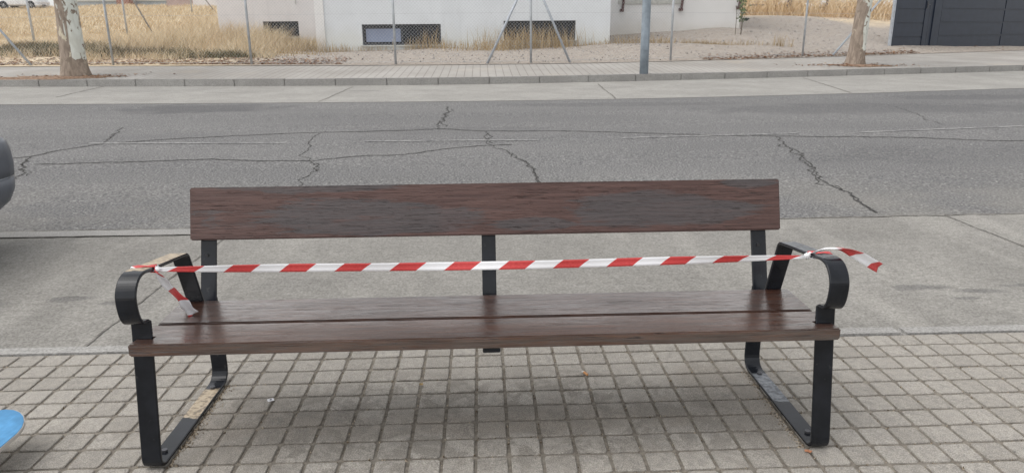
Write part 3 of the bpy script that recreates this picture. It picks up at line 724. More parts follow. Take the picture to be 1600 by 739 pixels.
# ------------------------------------------------------------------ fence behind the far pavement
def fence_at(px, off=.28):
    lo, hi = -60., 60.
    for _ in range(50):
        m_ = (lo+hi)/2
        if pj((m_, E4(m_)+off, Z_E4))[0] < px: lo = m_
        else: hi = m_
    X = (lo+hi)/2; Y = E4(X)+off; return Vector((X, Y, H(X, Y)))
post_px = [-265, -44, 177.5, 393.5, 618.5, 829.5, 1047.5, 1253.5, 1386]
PP = [fence_at(x) for x in post_px]; FH = 2.9
fence = empty('chain_link_fence', PP[5]); tag(fence, 'galvanised chain-link fence on thin grey posts behind the far pavement', 'fence')
o0 = PP[5]
def rel(p): return Vector(p)-o0
for p in PP[:-1]: MB().tube([rel(p-Vector((0, 0, .3))), rel(p+Vector((0, 0, FH)))], .034, 10).build('post', MT['galv'], fence, smooth=True)
for foot_px, i in ((53, 1), (758.5, 5), (893, 5), (1297.5, 8)):
    a = fence_at(foot_px, .26); b = PP[i]+Vector((0, 0, 2.55))
    MB().tube([rel(a-Vector((0, 0, .1))), rel(b)], .036, 8).build('brace', MT['jamb'], fence, smooth=True)
for a, b in zip(PP[:-1], PP[1:]):
    d = Vector((b.x-a.x, b.y-a.y, 0)); L_ = d.length; d.normalize(); za, zb = a.z+.04, b.z+.04; hh = FH-.12; mesh = MB(); sp = .098
    def at(s, z): return rel(Vector((a.x, a.y, 0))+d*s+Vector((0, 0, za+(zb-za)*s/L_+z)))
    nrm = Vector((-d.y, d.x, 0)); wr = .0018
    def wire(s0, z0, s1, z1, r_=wr, off=0):
        p, q = at(s0, z0)+nrm*off, at(s1, z1)+nrm*off; t = (q-p).normalized(); sd_ = t.cross(nrm).normalized()
        vv = [p+nrm*r_, p-nrm*r_*.5+sd_*r_, p-nrm*r_*.5-sd_*r_, q+nrm*r_, q-nrm*r_*.5+sd_*r_, q-nrm*r_*.5-sd_*r_]
        mesh.add(vv, [(0, 1, 4, 3), (1, 2, 5, 4), (2, 0, 3, 5)])
    s = -hh
    while s < L_:
        s0, s1 = max(0, s), min(L_, s+hh)
        if s1 > s0+.02:
            wire(s0, s0-s, s1, s1-s, off=.002); wire(s0, hh-(s0-s), s1, hh-(s1-s), off=-.002)
        s += sp
    mesh.build('wire_mesh', MT['wire'], fence)
    tw = MB()
    for z in (.03, 1.36, hh): tw.tube([at(0, z), at(L_, z)], .0034, 5)
    tw.build('tension_wire', MT['wire'], fence)

# old fence posts out in the field
for (x, y), lean, hgt in (((54, 67), -.02, 2.6), ((199.5, 56), -.02, 2.8), ((300.5, 23), 0, 2.6)):
    p = TG(x, y); o = empty('field_post', p)
    MB().tube([(0, 0, -.3), (lean, 0, hgt)], .04 if x > 100 else .045, 8).build('post', MT['galv'], o, smooth=True)
    if x != 54:
        MB().tube([(.95 if x < 250 else 1.5, .5, -.05), (lean, 0, hgt-.3)], .033, 8).build('brace', plain('dull_brace_steel', (.25, .24, .23), .6, .4), o, smooth=True)
    tag(o, {54: 'thin grey post in the dry grass beside the patchy bark tree', 199.5: 'pale metal post with a slanting dark brace in the dry grass', 300.5: 'pale post with a slanting brace before the pink wall'}[x], 'post')

# ------------------------------------------------------------------ plane trees
def leaf_cards(n, gen, size, rngl):
    v, f = [], []
    for i in range(n):
        p = gen(); a = Vector(rngl.normal(size=3)).normalized(); b = a.orthogonal().normalized(); c_ = a.cross(b); s = size*rngl.uniform(.6, 1.3); k = len(v)
        v += [p-b*s, p+c_*s*.7, p+b*s, p-c_*s*.7]; f.append((k, k+1, k+2, k+3))
    return mesh_np('crown', v, f)
leafm = plain('plane_leaf', (.075, .105, .035), .6, .3, 0, .3, 3)
def tree(px, py, r0, rb, label, seed, lean):
    p = G(px, py, .29); t = empty('plane_tree', p); tag(t, label, 'tree'); r_ = random.Random(seed); v, f = [], []; n = 40
    zs = [-.2, -.02, .05, .12, .22, .35, .5, .7]+[.9+.2*k for k in range(14)]
    ph = [r_.uniform(0, 6) for _ in range(6)]
    for z in zs:
        base = r0*(1-.06*z)+(rb-r0)*math.exp(-max(z, 0)/.24)
        for k in range(n):
            a = 2*math.pi*k/n
            q = base*(1+.045*math.sin(2*a+ph[0]+z*.6)+.03*math.sin(3*a+ph[1]-z*1.1)+.02*math.sin(5*a+ph[2]+z*2)+(.13*math.exp(-max(z, 0)/.16))*math.sin(4*a+ph[3]))
            v.append((q*math.cos(a)+lean*z, q*math.sin(a), z))
    for i in range(len(zs)-1):
        for k in range(n): f.append((i*n+k, i*n+(k+1) % n, (i+1)*n+(k+1) % n, (i+1)*n+k))
    f.append(tuple(range((len(zs)-1)*n, len(zs)*n)))
    tr_ = MB().add(v, f).build('trunk', MT['bark'], t, smooth=True)
    tips = []
    for k in range(7):
        a = 2*math.pi*k/7+r_.uniform(-.3, .3); ln = r_.uniform(1.7, 2.6); e = Vector((lean*3.4+ln*math.cos(a)*.8, ln*math.sin(a)*.8, 3.4+ln*.85)); mid = Vector((lean*3.4+ln*.45*math.cos(a), ln*.45*math.sin(a), 3.4+ln*.25))
        MB().tube([(lean*3.2, 0, 3.1), mid, e], [.16, .1, .04], 8).build('limb', MT['bark'], tr_, smooth=True); tips += [mid, e, e+Vector((0, 0, .6))]
    rl_ = np.random.default_rng(seed)
    def gen():
        c_ = tips[rl_.integers(len(tips))]; return c_+Vector(rl_.normal(size=3)*.55)
    obj('crown', leaf_cards(2600, gen, .085, rl_), leafm, t)
    return t
tree(119.5, 117.5, .292, .365, 'plane tree trunk with large pale flaking patches beside dry grass', 3, .012)
tree(1335, 100.5, .225, .27, 'plane tree trunk with brown bark beside the dark gate', 11, .052)
def patch(name, px, ry, seed, mat, z=.30, parent=None):
    a = G(px[0], px[1], z); b = G(px[2], px[1], z); c_ = (a+b)/2; rx = abs(b[0]-a[0])/2; r_ = random.Random(seed); v = [(c_[0], c_[1], 0)]; n = 36
    for k in range(n):
        q = 2*math.pi*k/n; s = r_.uniform(.72, 1.12); v.append((c_[0]+rx*s*math.cos(q), c_[1]+ry*s*math.sin(q), 0))
    def zz(X, Y): t = (Y-E3b(X))/(E4(X)+.02-E3b(X)); return Z_E3-.004+(Z_E4-Z_E3+.004)*t+.008
    v = [(x, y, zz(x, y)+(.03 if i == 0 else 0)) for i, (x, y, _) in enumerate(v)]
    return tag(obj(name, mesh_np(name, v, [(0, k+1, (k+1) % n+1) for k in range(n)], True), mat), kind='structure')
patch('tree_pit', (-35, 118.5, 182), .55, 1, MT['soil']); patch('tree_pit', (1292, 101, 1398), .55, 2, MT['soil'])

# ------------------------------------------------------------------ lamp post
lp = G(1006, 113, .27); lam = empty('street_lamp', lp); tag(lam, 'stout blue-grey steel lamp post at the edge of the far pavement', 'lamp post')
MB().tube([(0, 0, -.1), (0, 0, .9), (0, 0, 2.4), (0, 0, 7.5)], [.112, .110, .106, .06], 24).build('pole', MT['lamp'], lam, smooth=True)
MB().box((-.05, -.116, .55), (.05, -.100, .95)).build('access_door', MT['lamp'], lam, bevel=.004)
MB().tube([(0, 0, 7.4), (0, -.5, 7.7), (0, -1.5, 7.85)], [.05, .04, .035], 10).build('arm', MT['lamp'], lam, smooth=True)
MB().box((-.14, -2.05, 7.78), (.14, -1.45, 7.92)).build('lamp_head', MT['lamp'], lam, bevel=.04)

# ------------------------------------------------------------------ gate
gA = G(1391, 82.5, .42); gB = G(1600, 77.0, .42); gang = math.atan2(gB[1]-gA[1], gB[0]-gA[0])
gate = empty('metal_gate', gA, gang); tag(gate, 'dark navy metal gate of wide horizontal panels with pale jamb', 'gate')
gdir = np.array([math.cos(gang), math.sin(gang), 0]); gn = np.array([-gdir[1], gdir[0], 0])
def gx(px, py=50):
    d = ray(px, py); t = ((gA-C)@gn)/(d@gn); return float((C+d*t-gA)@gdir)
x1, x2, x3, x4 = gx(1447), gx(1455), gx(1563), gx(1600)*2.0
GHt = 2.95; ph_ = .545
MB().box((-.17, -.05, -.15), (-.07, .05, GHt+.05)).build('jamb', MT['jamb'], gate, bevel=.006)
MB().box((-.065, -.06, -.12), (.05, .05, GHt)).build('post', MT['gate'], gate, bevel=.006)
MB().box((x1-.02, -.045, -.08), (x1+.055, .05, GHt)).build('post', MT['gate'], gate, bevel=.006)
MB().box((x2-.055, -.05, -.02), (x2+.42, .045, GHt)).build('stile', MT['gate'], gate, bevel=.008)
MB().box((x1-.30, -.048, .02), (x1-.024, .03, GHt-.05)).build('stile', MT['gate'], gate, bevel=.006)
for k in range(5):
    z0 = .04+k*ph_+.012; z1 = .04+(k+1)*ph_-.012
    MB().box((.054, -.032, z0), (x1-.304, .02, z1)).build('panel', MT['gate'], gate, bevel=.02)
    MB().box((x2+.424, -.034, z0+.03), (x3+.0, .02, z1+.03)).build('panel', MT['gate'], gate, bevel=.025)
    MB().box((x3+.022, -.034, z0+.045), (x4, .02, z1+.045)).build('panel', MT['gate'], gate, bevel=.025)
MB().box((.054, -.01, .02), (x4, .012, GHt-.02)).build('backing_sheet', MT['gate'], gate)
MB().box((x2, -.03, -.035), (x4, .03, .03)).build('bottom_rail', MT['gate'], gate, bevel=.005)
MB().box((x1-.26, -.075, 1.72), (x1-.18, -.049, 2.0)).build('lock_plate', MT['frame'], gate, bevel=.004)
MB().tube([(x1-.22, -.05, 1.86), (x1-.22, -.10, 1.86), (x1-.10, -.10, 1.86)], .012, 8).build('handle', MT['bolt'], gate)
far_rub = G(1480, 84, .41)

# ------------------------------------------------------------------ buildings
def wall_mesh(xs0, xs1, z0, z1, holes, depth=.22):
    X = sorted({xs0, xs1, *[h[0] for h in holes], *[h[1] for h in holes]}); Z = sorted({z0, z1, *[h[2] for h in holes], *[h[3] for h in holes]}); m = MB()
    for xa, xb in zip(X[:-1], X[1:]):
        for za, zb in zip(Z[:-1], Z[1:]):
            cx, cz = (xa+xb)/2, (za+zb)/2
            if any(h[0] < cx < h[1] and h[2] < cz < h[3] for h in holes): continue
            m.add([(xa, 0, za), (xb, 0, za), (xb, 0, zb), (xa, 0, zb)], [(0, 1, 2, 3)])
    for (a, b, c_, d) in holes:
        m.add([(a, 0, c_), (b, 0, c_), (b, 0, d), (a, 0, d), (a, depth, c_), (b, depth, c_), (b, depth, d), (a, depth, d)], [(0, 4, 5, 1), (1, 5, 6, 2), (2, 6, 7, 3), (3, 7, 4, 0)])
    return m
def raw(m, name, mat, parent): return obj(name, mesh_np(name, m.v, m.f), mat, parent)
def window(parent, h, blind=None, n=2, y=.16):
    a, b, c_, d = h; fr = MB(); t = .05
    fr.box((a, y, c_), (b, y+.05, c_+t)); fr.box((a, y, d-t), (b, y+.05, d)); fr.box((a, y, c_+t), (a+t, y+.05, d-t)); fr.box((b-t, y, c_+t), (b, y+.05, d-t))
    for k in range(1, n): q = a+(b-a)*k/n; fr.box((q-.03, y, c_+t), (q+.03, y+.05, d-t))
    wn = fr.build('window', MT['frame'], parent)
    for k in range(n):
        q0 = a+(b-a)*k/n+(t if k == 0 else .03); q1 = a+(b-a)*(k+1)/n-(t if k == n-1 else .03)
        MB().box((q0, y+.02, c_+t), (q1, y+.03, d-t)).build('pane', MT['glass'], wn)
        if blind is not None and k == blind: MB().box((q0+.07, y-.012, c_+t+.06), (q1-.02, y+.012, d-t-.10)).build('blind', MT['shutter'], wn)
    MB().box((a-.06, -.07, c_-.06), (b+.06, y, c_-.002)).build('sill', MT['sill'], wn, bevel=.008)
def rect(px, Y, o):
    (xa, ya, xb, yb) = px; p = PY(xa, (ya+yb)/2, Y); q = PY(xb, (ya+yb)/2, Y); m1 = PY((xa+xb)/2, ya, Y)[2]; m0 = PY((xa+xb)/2, yb, Y)[2]
    return (p[0]-o[0], q[0]-o[0], m0-o[2], m1-o[2])
YB, YA, YC = 25.0, 27.0, 29.0
oB = np.array([PY(509, 60, YB)[0], YB, .4]); xB = PY(953, 50, YB)[0]-oB[0]
B = empty('white_building', oB); tag(B, 'cool white rendered building with two dark basement windows behind the fence', 'building')
hB = [rect((565.8, 38.4, 689, 70.8), YB, oB), rect((787, 32.8, 899.5, 63.5), YB, oB)]
up = [(x, x+1.9, 3.0, 4.3) for x in (1.2, 5.2)]
raw(wall_mesh(0, xB, -.6, 5.6, hB+up), 'wall', MT['plB'], B)
for i, h in enumerate(hB): window(B, h, 0 if i == 0 else None)
for h in up: window(B, h)
m = MB(); m.add([(xB, 0, -.6), (xB, 9, -.6), (xB, 9, 5.6), (xB, 0, 5.6)], [(0, 1, 2, 3)]); raw(m, 'side_wall', MT['plB'], B)
m = MB(); m.add([(-.32, 9, -.6), (-.32, 0, -.6), (-.32, 0, 5.6), (-.32, 9, 5.6)], [(0, 1, 2, 3)]); raw(m, 'side_wall', MT['plB'], B)
MB().box((-.32, -.05, -.6), (.0, .35, 5.6)).build('corner_pilaster', MT['pil'], B, bevel=.01)
MB().box((-.45, -.15, 5.6), (xB+.15, 9.1, 5.85)).build('roof', MT['sill'], B)
oA = np.array([PY(343, 50, YA)[0], YA, .5]); xA = PY(520, 50, YA)[0]-oA[0]
A = empty('white_annex', oA); tag(A, 'pinkish white annex with one low dark window behind tall dry grass', 'building')
hA = [rect((411.5, 34, 467, 58), YA, oA)]
raw(wall_mesh(0, xA, -.6, 4.6, hA), 'wall', MT['plA'], A); window(A, hA[0], None, 1)
m = MB(); m.add([(0, 8, -.6), (0, 0, -.6), (0, 0, 4.6), (0, 8, 4.6)], [(0, 1, 2, 3)]); raw(m, 'side_wall', MT['plA'], A)
MB().box((-.15, -.15, 4.6), (xA, 8, 4.8)).build('roof', MT['sill'], A)
MB().tube([(PY(463, 20, YA)[0]-oA[0], -.02, 1.9), (PY(463, 20, YA)[0]-oA[0], -.02, 4.5)], .018, 6).build('conduit', MT['sill'], A)
oC = np.array([PY(940, 50, YC)[0], YC, .8]); xC = PY(1156, 30, YC)[0]-oC[0]
Cb = empty('white_outbuilding', oC); tag(Cb, 'warm white outbuilding with brown downpipes at the top of the gravel slope', 'building')
MB().box((0, 0, -.8), (xC, 7, 5.2)).build('wall', MT['plC'], Cb)
MB().box((-.1, -.2, 5.2), (xC+.2, 7.1, 5.4)).build('roof', MT['sill'], Cb)
za = PY(1010, 7.0, YC)[2]-oC[2]
MB().box((PY(966, 5, YC)[0]-oC[0], -.05, za), (PY(1066, 5, YC)[0]-oC[0], .02, za+.16)).build('ledge', MT['sill'], Cb, bevel=.01)
for px, py in ((972, 17), (1064, 15.5), (1154, 13)):
    q = PY(px, py, YC-.09)-oC; x_, z_ = q[0], q[2]
    d = MB().tube([(x_-.03, -.16, z_), (x_+.02, -.09, z_+.08), (x_+.05, -.08, z_+.3), (x_+.06, -.08, 5.15)], .05, 10).build('downpipe', MT['pipe'], Cb, smooth=True)
    MB().box((x_-.09, -.20, z_-.05), (x_+.06, -.03, z_+.06)).build('outlet', MT['pipe'], d, bevel=.01)
# things at the far edge of the field
def far_block(name, pxr, ytop, Y, mat, label, cat, depth=4., parts=None):
    a = PY(pxr[0], 20, Y); b = PY(pxr[1], 20, Y); zt = PY(pxr[0], ytop, Y)[2]; z0 = H((a[0]+b[0])/2, Y)-1.5
    e = empty(name, (a[0], Y, z0)); tag(e, label, cat)
    wdt, hgt = b[0]-a[0], zt-z0
    MB().box((0, 0, 0), (wdt, depth, hgt)).build('wall', mat, e, bevel=.03)
    MB().box((-.1, -.1, hgt), (wdt+.1, depth+.1, hgt+.18)).build('coping', MT['sill'], e)
    return e, wdt, hgt
far_grey = plain('far_grey_blue_wall', (.33, .37, .40), .9, .2, 0, .15, .6)
far_block('far_wall', (128, 182), -18, 70, plain('far_dark_wall', (.13, .135, .14), .9), 'dark grey shed wall beyond the dry grass', 'wall')
far_block('far_low_wall', (120, 262), 3, 67, far_grey, 'low grey-blue boundary wall beyond the dry grass', 'wall', .4)
far_block('brick_pillar', (184, 204), -40, 66, plain('far_brick', (.33, .19, .15), .9, .2, 0, .2, 4), 'square reddish brick pillar beyond the dry grass', 'pillar', 1.1)
far_block('far_pink_wall', (262, 304), -40, 60, plain('far_pink_render', (.47, .37, .345), .9, .2, 0, .12, .8), 'dull pink rendered wall beyond the dry grass', 'wall', 5)
far_block('far_white_house', (303, 348), -60, 58, MT['plA'], 'white house wall half hidden behind the annex', 'building', 6)
far_block('far_white_house', (1352, 1392), 9.5-70, 95, MT['pil'], 'bright white wall far beyond the gravel beside the gate', 'building', 6)
# broken rail in the straw at the top of the gravel
def rail(pxs, y, Y, label):
    a = PY(pxs[0], y, Y); b = PY(pxs[-1], y-.5, Y); e = empty('broken_rail', (a[0], Y, H(a[0], Y))); tag(e, label, 'rail'); rm = plain('weathered_rail', (.20, .165, .14), .9)
    MB().tube([(0, 0, a[2]-e.location.z), (b[0]-a[0], 0, b[2]-e.location.z)], .045, 6).build('bar', rm, e)
    for q in pxs[1:]:
        x_ = PY(q, y, Y)[0]; MB().tube([(x_-a[0], .02, H(x_, Y)-e.location.z-.2), (x_-a[0]+.1, .02, a[2]-e.location.z+.9)], .07, 6).build('post', rm, e)
rail((1169, 1230, 1234), 8.5, 38.5, 'broken wooden rail in the straw behind the outbuilding')
rail((1276, 1290, 1345), 12, 39, 'sagging wooden rail in the straw behind the brown tree')
for (x, y), k in (((1224, 6), 0), ((1264, 11), 1), ((1285, 7), 2)):
    q = PY(x, y, 39.8); r_ = random.Random(k); v = []; bm = bmesh.new(); bmesh.ops.create_icosphere(bm, subdivisions=2, radius=.32)
    for vv in bm.verts: vv.co *= r_.uniform(.7, 1.25); vv.co.z *= .9
    me = bpy.data.meshes.new('rubbish_sack'); bm.to_mesh(me); bm.free()
    for zz in (H(q[0], 39.8),):
        o = obj('rubbish_sack', me, plain('white_sack', (.66, .65, .66), .7), None, (q[0], 39.8, max(zz+.28, q[2]-.1))); tag(o, ('crumpled white sack hanging by the broken wooden rail in the straw', 'crumpled white sack in the straw behind a thin fence post', 'crumpled white sack caught on the sagging wooden rail')[k], 'sack', 'white sacks in the straw')

# ------------------------------------------------------------------ dry grass, weeds, litter
def blades(name, P, hgt, wid, lean, mat, label, seed, seedhead=0.0):
    r_ = np.random.default_rng(seed); n = len(P); P = np.asarray(P, float); hgt = np.asarray(hgt); wid = np.broadcast_to(wid, (n,))
    a = r_.uniform(0, 2*math.pi, n); s = np.stack([np.cos(a), np.sin(a), np.zeros(n)], 1)*wid[:, None]/2
    b = r_.uniform(0, 2*math.pi, n); l = np.stack([np.cos(b), np.sin(b), np.zeros(n)], 1)*(hgt*lean*r_.uniform(.2, 1.2, n))[:, None]; up_ = np.stack([0*a, 0*a, hgt], 1)
    mid = P+up_*.55+l*.35; tip = P+up_+l
    V = np.stack([P-s, P+s, mid+s*.8, mid-s*.8, tip], 1).reshape(-1, 3); i = np.arange(n)*5
    me = bpy.data.meshes.new(name); me.vertices.add(len(V)); me.vertices.foreach_set('co', V.ravel())
    me.loops.add(n*7); me.polygons.add(n*2)
    lv = np.stack([i, i+1, i+2, i+3, i+3, i+2, i+4], 1).ravel(); me.loops.foreach_set('vertex_index', lv)
    ls = np.stack([np.arange(n)*7, np.arange(n)*7+4], 1).ravel(); me.polygons.foreach_set('loop_start', ls)
    me.update(calc_edges=True); me.validate()
    at_ = me.attributes.new('var', 'FLOAT', 'POINT'); at_.data.foreach_set('value', np.repeat(r_.random(n), 5))
    o = obj(name, me, mat); return tag(o, label, 'grass', None, 'stuff')
def scatter(n, xr, yr, ok, seed):
    r_ = np.random.default_rng(seed); out = []
    while len(out) < n:
        X, Y = r_.uniform(*xr), r_.uniform(*yr)
        if ok(X, Y): out.append((X, Y, H(X, Y)-.02))
    return np.array(out)
vn = lambda X, Y: .5+.5*math.sin(X*.8+2*math.sin(Y*.45))*math.sin(Y*.7+1.4*math.sin(X*.5))
straw = m_blade('dry_straw', ((.48, .38, .24), (.70, .58, .40), (.80, .71, .54), (.60, .47, .31)))
inview = lambda X, Y: -60 < pj((X, Y, H(X, Y)))[0] < 640
def okn(X, Y):
    t = Y-E4(X)
    if t < 1.3+1.1*vn(X*1.7, Y) or Y > 33 or not inview(X, Y): return False
    if Y > 26.8 and X > -10.3: return False
    if random.random() > .18+.95*vn(X*2.3+1, Y*2.1)*(.35+.65*vn(X*.7, Y*.9+2)) and X < -8.5: return False
    return X < -6.4-.5*vn(X, Y*2)+max(0, (t-3.5))*.28
P = scatter(26000, (-27, -4.5), (20, 33), okn, 1)
hg = np.array([(.10+.28*vn(x*.6, y*.8)+(.38 if x > -12.8 and y > 22.5 else 0)*min(1, (y-22.5)/2 if y > 22.5 else 0))*random.uniform(.55, 1.2) for x, y, z in P])
hg = np.where(P[:, 0] > -7.2, hg*.62, hg)
blades('dry_grass', P, hg, .014, .9, straw, 'pale yellow dry grass covering the field behind the fence', 1)
P = scatter(30000, (-62, -9.5), (32, 65), lambda X, Y: -60 < pj((X, Y, H(X, Y)))[0] < 360, 2)
blades('dry_grass', P, rng.uniform(.10, .34, len(P)), .05, .8, straw, 'far pale yellow grass reaching up to the parked white car', 2)
weed = m_blade('dull_green_weed', ((.10, .105, .055), (.17, .16, .09), (.26, .22, .13), (.22, .16, .10)))
def clump(spots, per, seed):
    r_ = np.random.default_rng(seed); out, hh = [], []
    for (x, y, rx, ry, h) in spots:
        c_ = TG(x, y)
        for _ in range(int(per*rx*ry*12)+40):
            X, Y = c_[0]+r_.normal()*rx*.5, c_[1]+r_.normal()*ry*.5
            if Y < E4(X)+.35: continue
            if Y > YB-.1 and X > oB[0]-.35 and Y < YB+6: Y = YB-.12-.2*r_.random()
            if Y > YC-.1 and X > oC[0]: Y = YC-.1-.2*r_.random()
            out.append((X, Y, H(X, Y)-.02)); hh.append(h*r_.uniform(.4, 1.15))
    return np.array(out), np.array(hh)
P, hg = clump([(20, 84, 1.2, .6, .35), (45, 82, 1.0, .5, .42), (75, 85, 1.2, .5, .42), (95, 86, 1.0, .5, .4), (148, 84, .8, .6, .45), (158, 88, .6, .4, .38), (186, 89, .9, .4, .38), (200, 88, .7, .4, .32), (245, 88, .7, .4, .33), (275, 88, .8, .4, .28), (325, 90, 1.2, .35, .28), (370, 90, .8, .3, .25)], 80, 5)
blades('weeds', P, hg, .022, .8, weed, 'low dull green weeds growing along the foot of the fence', 5)
P, hg = clump([(530, 77, 1.0, .3, .30), (580, 77, 1.2, .2, .22), (745, 79, 1.1, .4, .42), (775, 79, .9, .4, .55), (805, 77, 1.4, .5, .8), (835, 76, 1.4, .5, .9), (862, 74, 1.0, .4, .75), (885, 72, .7, .3, .45), (700, 76, .9, .3, .35), (652, 75, .5, .2, .5), (675, 74, .5, .2, .75), (440, 84, .8, .4, .35), (470, 80, 1.2, .6, .55), (425, 88, 1.0, .3, .25), (490, 86, .6, .25, .15), (925, 65, 1.0, .25, .18), (960, 62, .8, .3, .35), (985, 58, .9, .3, .35), (1010, 55, .8, .25, .25), (1050, 50, .8, .15, .2), (1110, 45, 1.2, .15, .28), (1100, 60, .9, .3, .16), (1085, 63, .9, .25, .12), (1150, 42, .4, .2, .5)], 26, 6)
blades('dry_weeds', P, hg, .014, .45, m_blade('dry_brown_weed', ((.30, .21, .11), (.46, .34, .19), (.58, .46, .29), (.34, .27, .16))), 'dry brown weeds standing against the foot of the white walls', 6)
P = scatter(11000, (8.5, 24), (36.2, 48), lambda X, Y: True, 8)
blades('straw_bank', P, rng.uniform(.25, 1.3, len(P)), .04, 1.2, m_blade('ochre_straw', ((.45, .32, .18), (.66, .50, .29), (.78, .66, .47), (.62, .42, .24))), 'ochre straw bank at the top of the gravel slope', 8)
# fallen leaves along the foot of the fence, round the trees and by the gate
v, f = [], []; r_ = np.random.default_rng(12)
def leaf(X, Y, z, s):
    k = len(v); a = r_.uniform(0, 6.3); c_, s_ = math.cos(a)*s, math.sin(a)*s; t1, t2 = r_.uniform(0, .5, 2)*s
    v.extend([(X-c_, Y-s_, z), (X-s_*.6, Y+c_*.6, z+t1), (X+c_, Y+s_, z+.2*s), (X+s_*.6, Y-c_*.6, z+t2)]); f.append((k, k+1, k+2, k+3))
for _ in range(3400):
    X = r_.uniform(-19, -4); Y = E4(X)+abs(r_.normal())*1.0+.3; leaf(X, Y, H(X, Y)+.01, r_.uniform(.02, .07))
for _ in range(1300):
    X = r_.uniform(7, 17); Y = E4(X)+abs(r_.normal())*.45+.06; leaf(X, Y, H(X, Y)+.01, r_.uniform(.02, .06))
for px, py, sx, n_ in ((120, 117.5, .9, 260), (1338, 101, .8, 300), (1480, 84, 2.2, 200)):
    c_ = G(px, py, .3)
    for _ in range(n_):
        X, Y = c_[0]+r_.normal()*sx, c_[1]+r_.normal()*.28
        if Y < E3b(X)+.02: continue
        t = (Y-E3b(X))/(E4(X)+.02-E3b(X)); leaf(X, Y, (Z_E3+(Z_E4-Z_E3)*t if t < 1 else H(X, Y))+.012, r_.uniform(.02, .055))
n_ = N('fallen_leaf', .85, .2); n_.col(n_.mix(n_.map(n_.noise(6, 3), .35, .65), (.16, .07, .045), (.36, .21, .11)))
tag(obj('fallen_leaves', mesh_np('fallen_leaves', v, f), n_.m), 'reddish brown fallen leaves along the foot of the fence', 'leaves', None, 'stuff')
# loose stones on the gravel
v, f = [], []; r_ = np.random.default_rng(21)
for _ in range(2600):
    X = r_.uniform(-6.5, 19); Y = E4(X)+r_.uniform(.2, 10); s = r_.uniform(.015, .05)*(1.8 if r_.random() < .05 else 1); z = H(X, Y); k = len(v)
    v += [(X+s*r_.uniform(.6, 1.2)*math.cos(a), Y+s*r_.uniform(.6, 1.2)*math.sin(a), z-.01) for a in (0, 1.57, 3.14, 4.71)]+[(X+s*.2, Y, z+s*r_.uniform(.5, 1.1))]
    f += [(k, k+1, k+4), (k+1, k+2, k+4), (k+2, k+3, k+4), (k+3, k, k+4)]
n_ = N('loose_stone', .9, .2); n_.col(n_.mix(n_.map(n_.noise(7, 2), .35, .65), (.15, .135, .125), (.48, .45, .42)))
tag(obj('gravel', mesh_np('gravel', v, f), n_.m), 'loose grey stones scattered over the gravel slope', 'gravel', None, 'stuff')
# sapling at the corner of the outbuilding
sp_ = TG(1157, 55); sap = empty('sapling', sp_); tag(sap, 'thin green sapling at the corner of the white outbuilding', 'plant')
stm = MB().tube([(0, 0, -.1), (.03, 0, .4), (-.02, .02, .9), (.03, 0, 1.45)], [.025, .02, .015, .008], 6).build('stem', plain('sapling_stem', (.12, .09, .06), .9), sap)
MB().tube([(-.22, 0, -.1), (-.21, 0, .5), (-.24, 0, 1.1)], [.015, .012, .008], 6).build('stem', plain('sapling_stem', (.12, .09, .06), .9), sap)
rl_ = np.random.default_rng(5); obj('foliage', leaf_cards(150, lambda: Vector((rl_.normal()*.09, rl_.normal()*.1, rl_.uniform(.5, 1.35))), .05, rl_), plain('sapling_leaf', (.12, .165, .06), .6, .3), sap)
obj('foliage', leaf_cards(24, lambda: Vector((.20+rl_.normal()*.06, 0, .58+rl_.normal()*.025)), .05, rl_), plain('sapling_dark_leaf', (.03, .05, .03), .6, .3), sap)

# small litter
def scrap(name, px, py, z, s, col, label, cat, seed, flat=.5):
    p = G(px, py, z); r2 = random.Random(seed); bm = bmesh.new(); bmesh.ops.create_icosphere(bm, subdivisions=2, radius=s)
    for q in bm.verts: q.co *= r2.uniform(.6, 1.3); q.co.z *= flat
    me = bpy.data.meshes.new(name); bm.to_mesh(me); bm.free()
    return tag(obj(name, me, plain(name+'_matter', col, .8), None, (p[0], p[1], z+s*flat*.6)), label, cat)
scrap('crumpled_paper', 731, 129.5, Z_E2, .085, (.62, .62, .56), 'crumpled pale paper lying against the far kerb', 'litter', 1, .8)
scrap('paper_scrap', 258, 133.5, Z_E2, .055, (.68, .67, .66), 'small white paper scrap in the far gutter', 'litter', 2, .6)
p = G(914, 584.5, 0); cb = empty('cigarette_butt', (p[0], p[1], .005), math.radians(118)); tag(cb, 'squashed cigarette butt with orange filter on the paving under the bench', 'cigarette butt')
MB().tube([(-.016, 0, 0), (.006, 0, .001)], .0042, 10).build('filter', plain('cork_filter', (.52, .26, .11), .8), cb); MB().tube([(.0061, 0, .001), (.015, .001, 0)], .004, 10).build('paper', plain('ash_paper', (.55, .53, .5), .8), cb)
p = G(423, 625.5, 0); o = MB().box((-.011, -.009, 0), (.011, .009, .0022)).build('sticker_scrap', plain('white_card', (.68, .68, .70), .7), None, (p[0], p[1], .0015), bevel=.0008); o.rotation_euler = (0.05, .04, .5)
tag(o, 'tiny white card scrap on the paving squares left under the bench', 'litter'); MB().tube([(0, 0, .0021), (0, 0, .0026)], .004, 10).build('mark', plain('dark_print', (.05, .05, .07), .7), o)
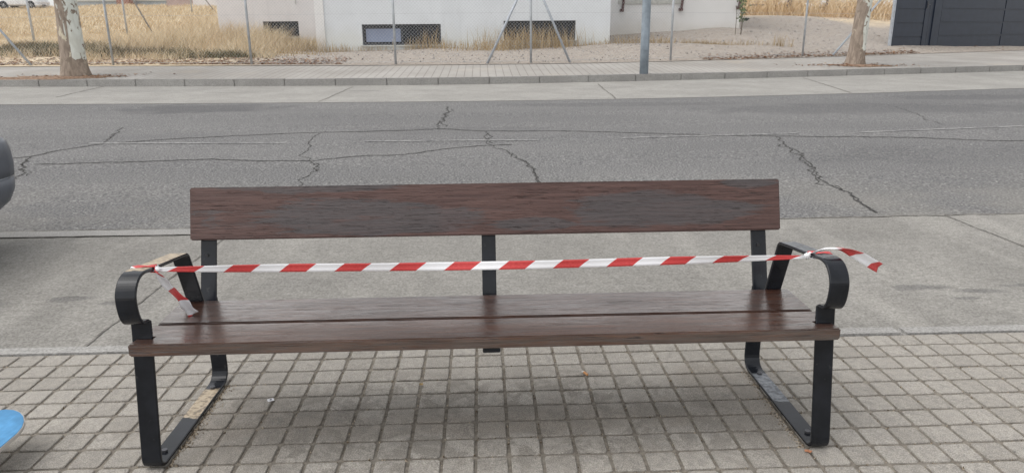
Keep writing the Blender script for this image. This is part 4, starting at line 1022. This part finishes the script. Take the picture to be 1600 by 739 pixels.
def dryleaf(px, py, s, seed, label, colr):
    p = G(px, py, 0); r2 = random.Random(seed); v = []; n = 10
    for k in range(n):
        a = 2*math.pi*k/n; q = s*(1 if k % 2 else .7)*r2.uniform(.8, 1.2); v.append((q*math.cos(a), q*.6*math.sin(a), .004+.35*s*abs(math.sin(a*1.5))))
    v.append((0, 0, .003)); o = obj('dry_leaf', mesh_np('dry_leaf', v, [(k, (k+1) % n, n) for k in range(n)]), plain('leaf_'+str(seed), colr, .8), None, (p[0], p[1], 0)); o.rotation_euler[2] = r2.uniform(0, 3)
    md = o.modifiers.new('blade', 'SOLIDIFY'); md.thickness = .0008; tag(o, label, 'leaf')
dryleaf(1262.5, 707, .014, 3, 'orange dry leaf by the bench foot that stands farther from the skateboard', (.42, .19, .10))
dryleaf(658, 602, .012, 4, 'curled ochre leaf on the paving under the bench middle', (.34, .24, .11))
# grit in the joints
v, f = [], []; r_ = np.random.default_rng(33)
for _ in range(1500):
    if r_.random() < .5: X = r_.uniform(-1.9, 2.2); Y = round(r_.uniform(-.5, .8), 1)+r_.normal()*.004
    else: X = round(r_.uniform(-1.9, 2.2), 1)+r_.normal()*.004; Y = r_.uniform(-.5, .8)
    s = r_.uniform(.0012, .0036)*(1.6 if r_.random() < .05 else 1); k = len(v); z = -.005
    v += [(X+s*math.cos(a)*r_.uniform(.6, 1.3), Y+s*math.sin(a)*r_.uniform(.6, 1.3), z) for a in (0, 1.57, 3.14, 4.71)]+[(X, Y, z+s*1.4+.002)]
    f += [(k, k+1, k+4), (k+1, k+2, k+4), (k+2, k+3, k+4), (k+3, k, k+4)]
for sgn, X0 in ((1, XL+.035), (-1, XR-.036)):
    for _ in range(420):
        X = X0+sgn*abs(r_.normal())*.012; Y = r_.uniform(.0, .5); s = r_.uniform(.0015, .005); k = len(v)
        v += [(X+s*math.cos(a)*r_.uniform(.6, 1.3), Y+s*math.sin(a)*r_.uniform(.6, 1.3), -.004) for a in (0, 1.57, 3.14, 4.71)]+[(X, Y, s*.9)]
        f += [(k, k+1, k+4), (k+1, k+2, k+4), (k+2, k+3, k+4), (k+3, k, k+4)]
n_ = N('joint_grit', .9, .2); n_.col(n_.mix(n_.map(n_.noise(120, 2), .4, .6), (.10, .075, .05), (.42, .36, .28)))
tag(obj('grit', mesh_np('grit', v, f), n_.m), 'fine grit and crumbs lying in the joints of the paving', 'grit', None, 'stuff')
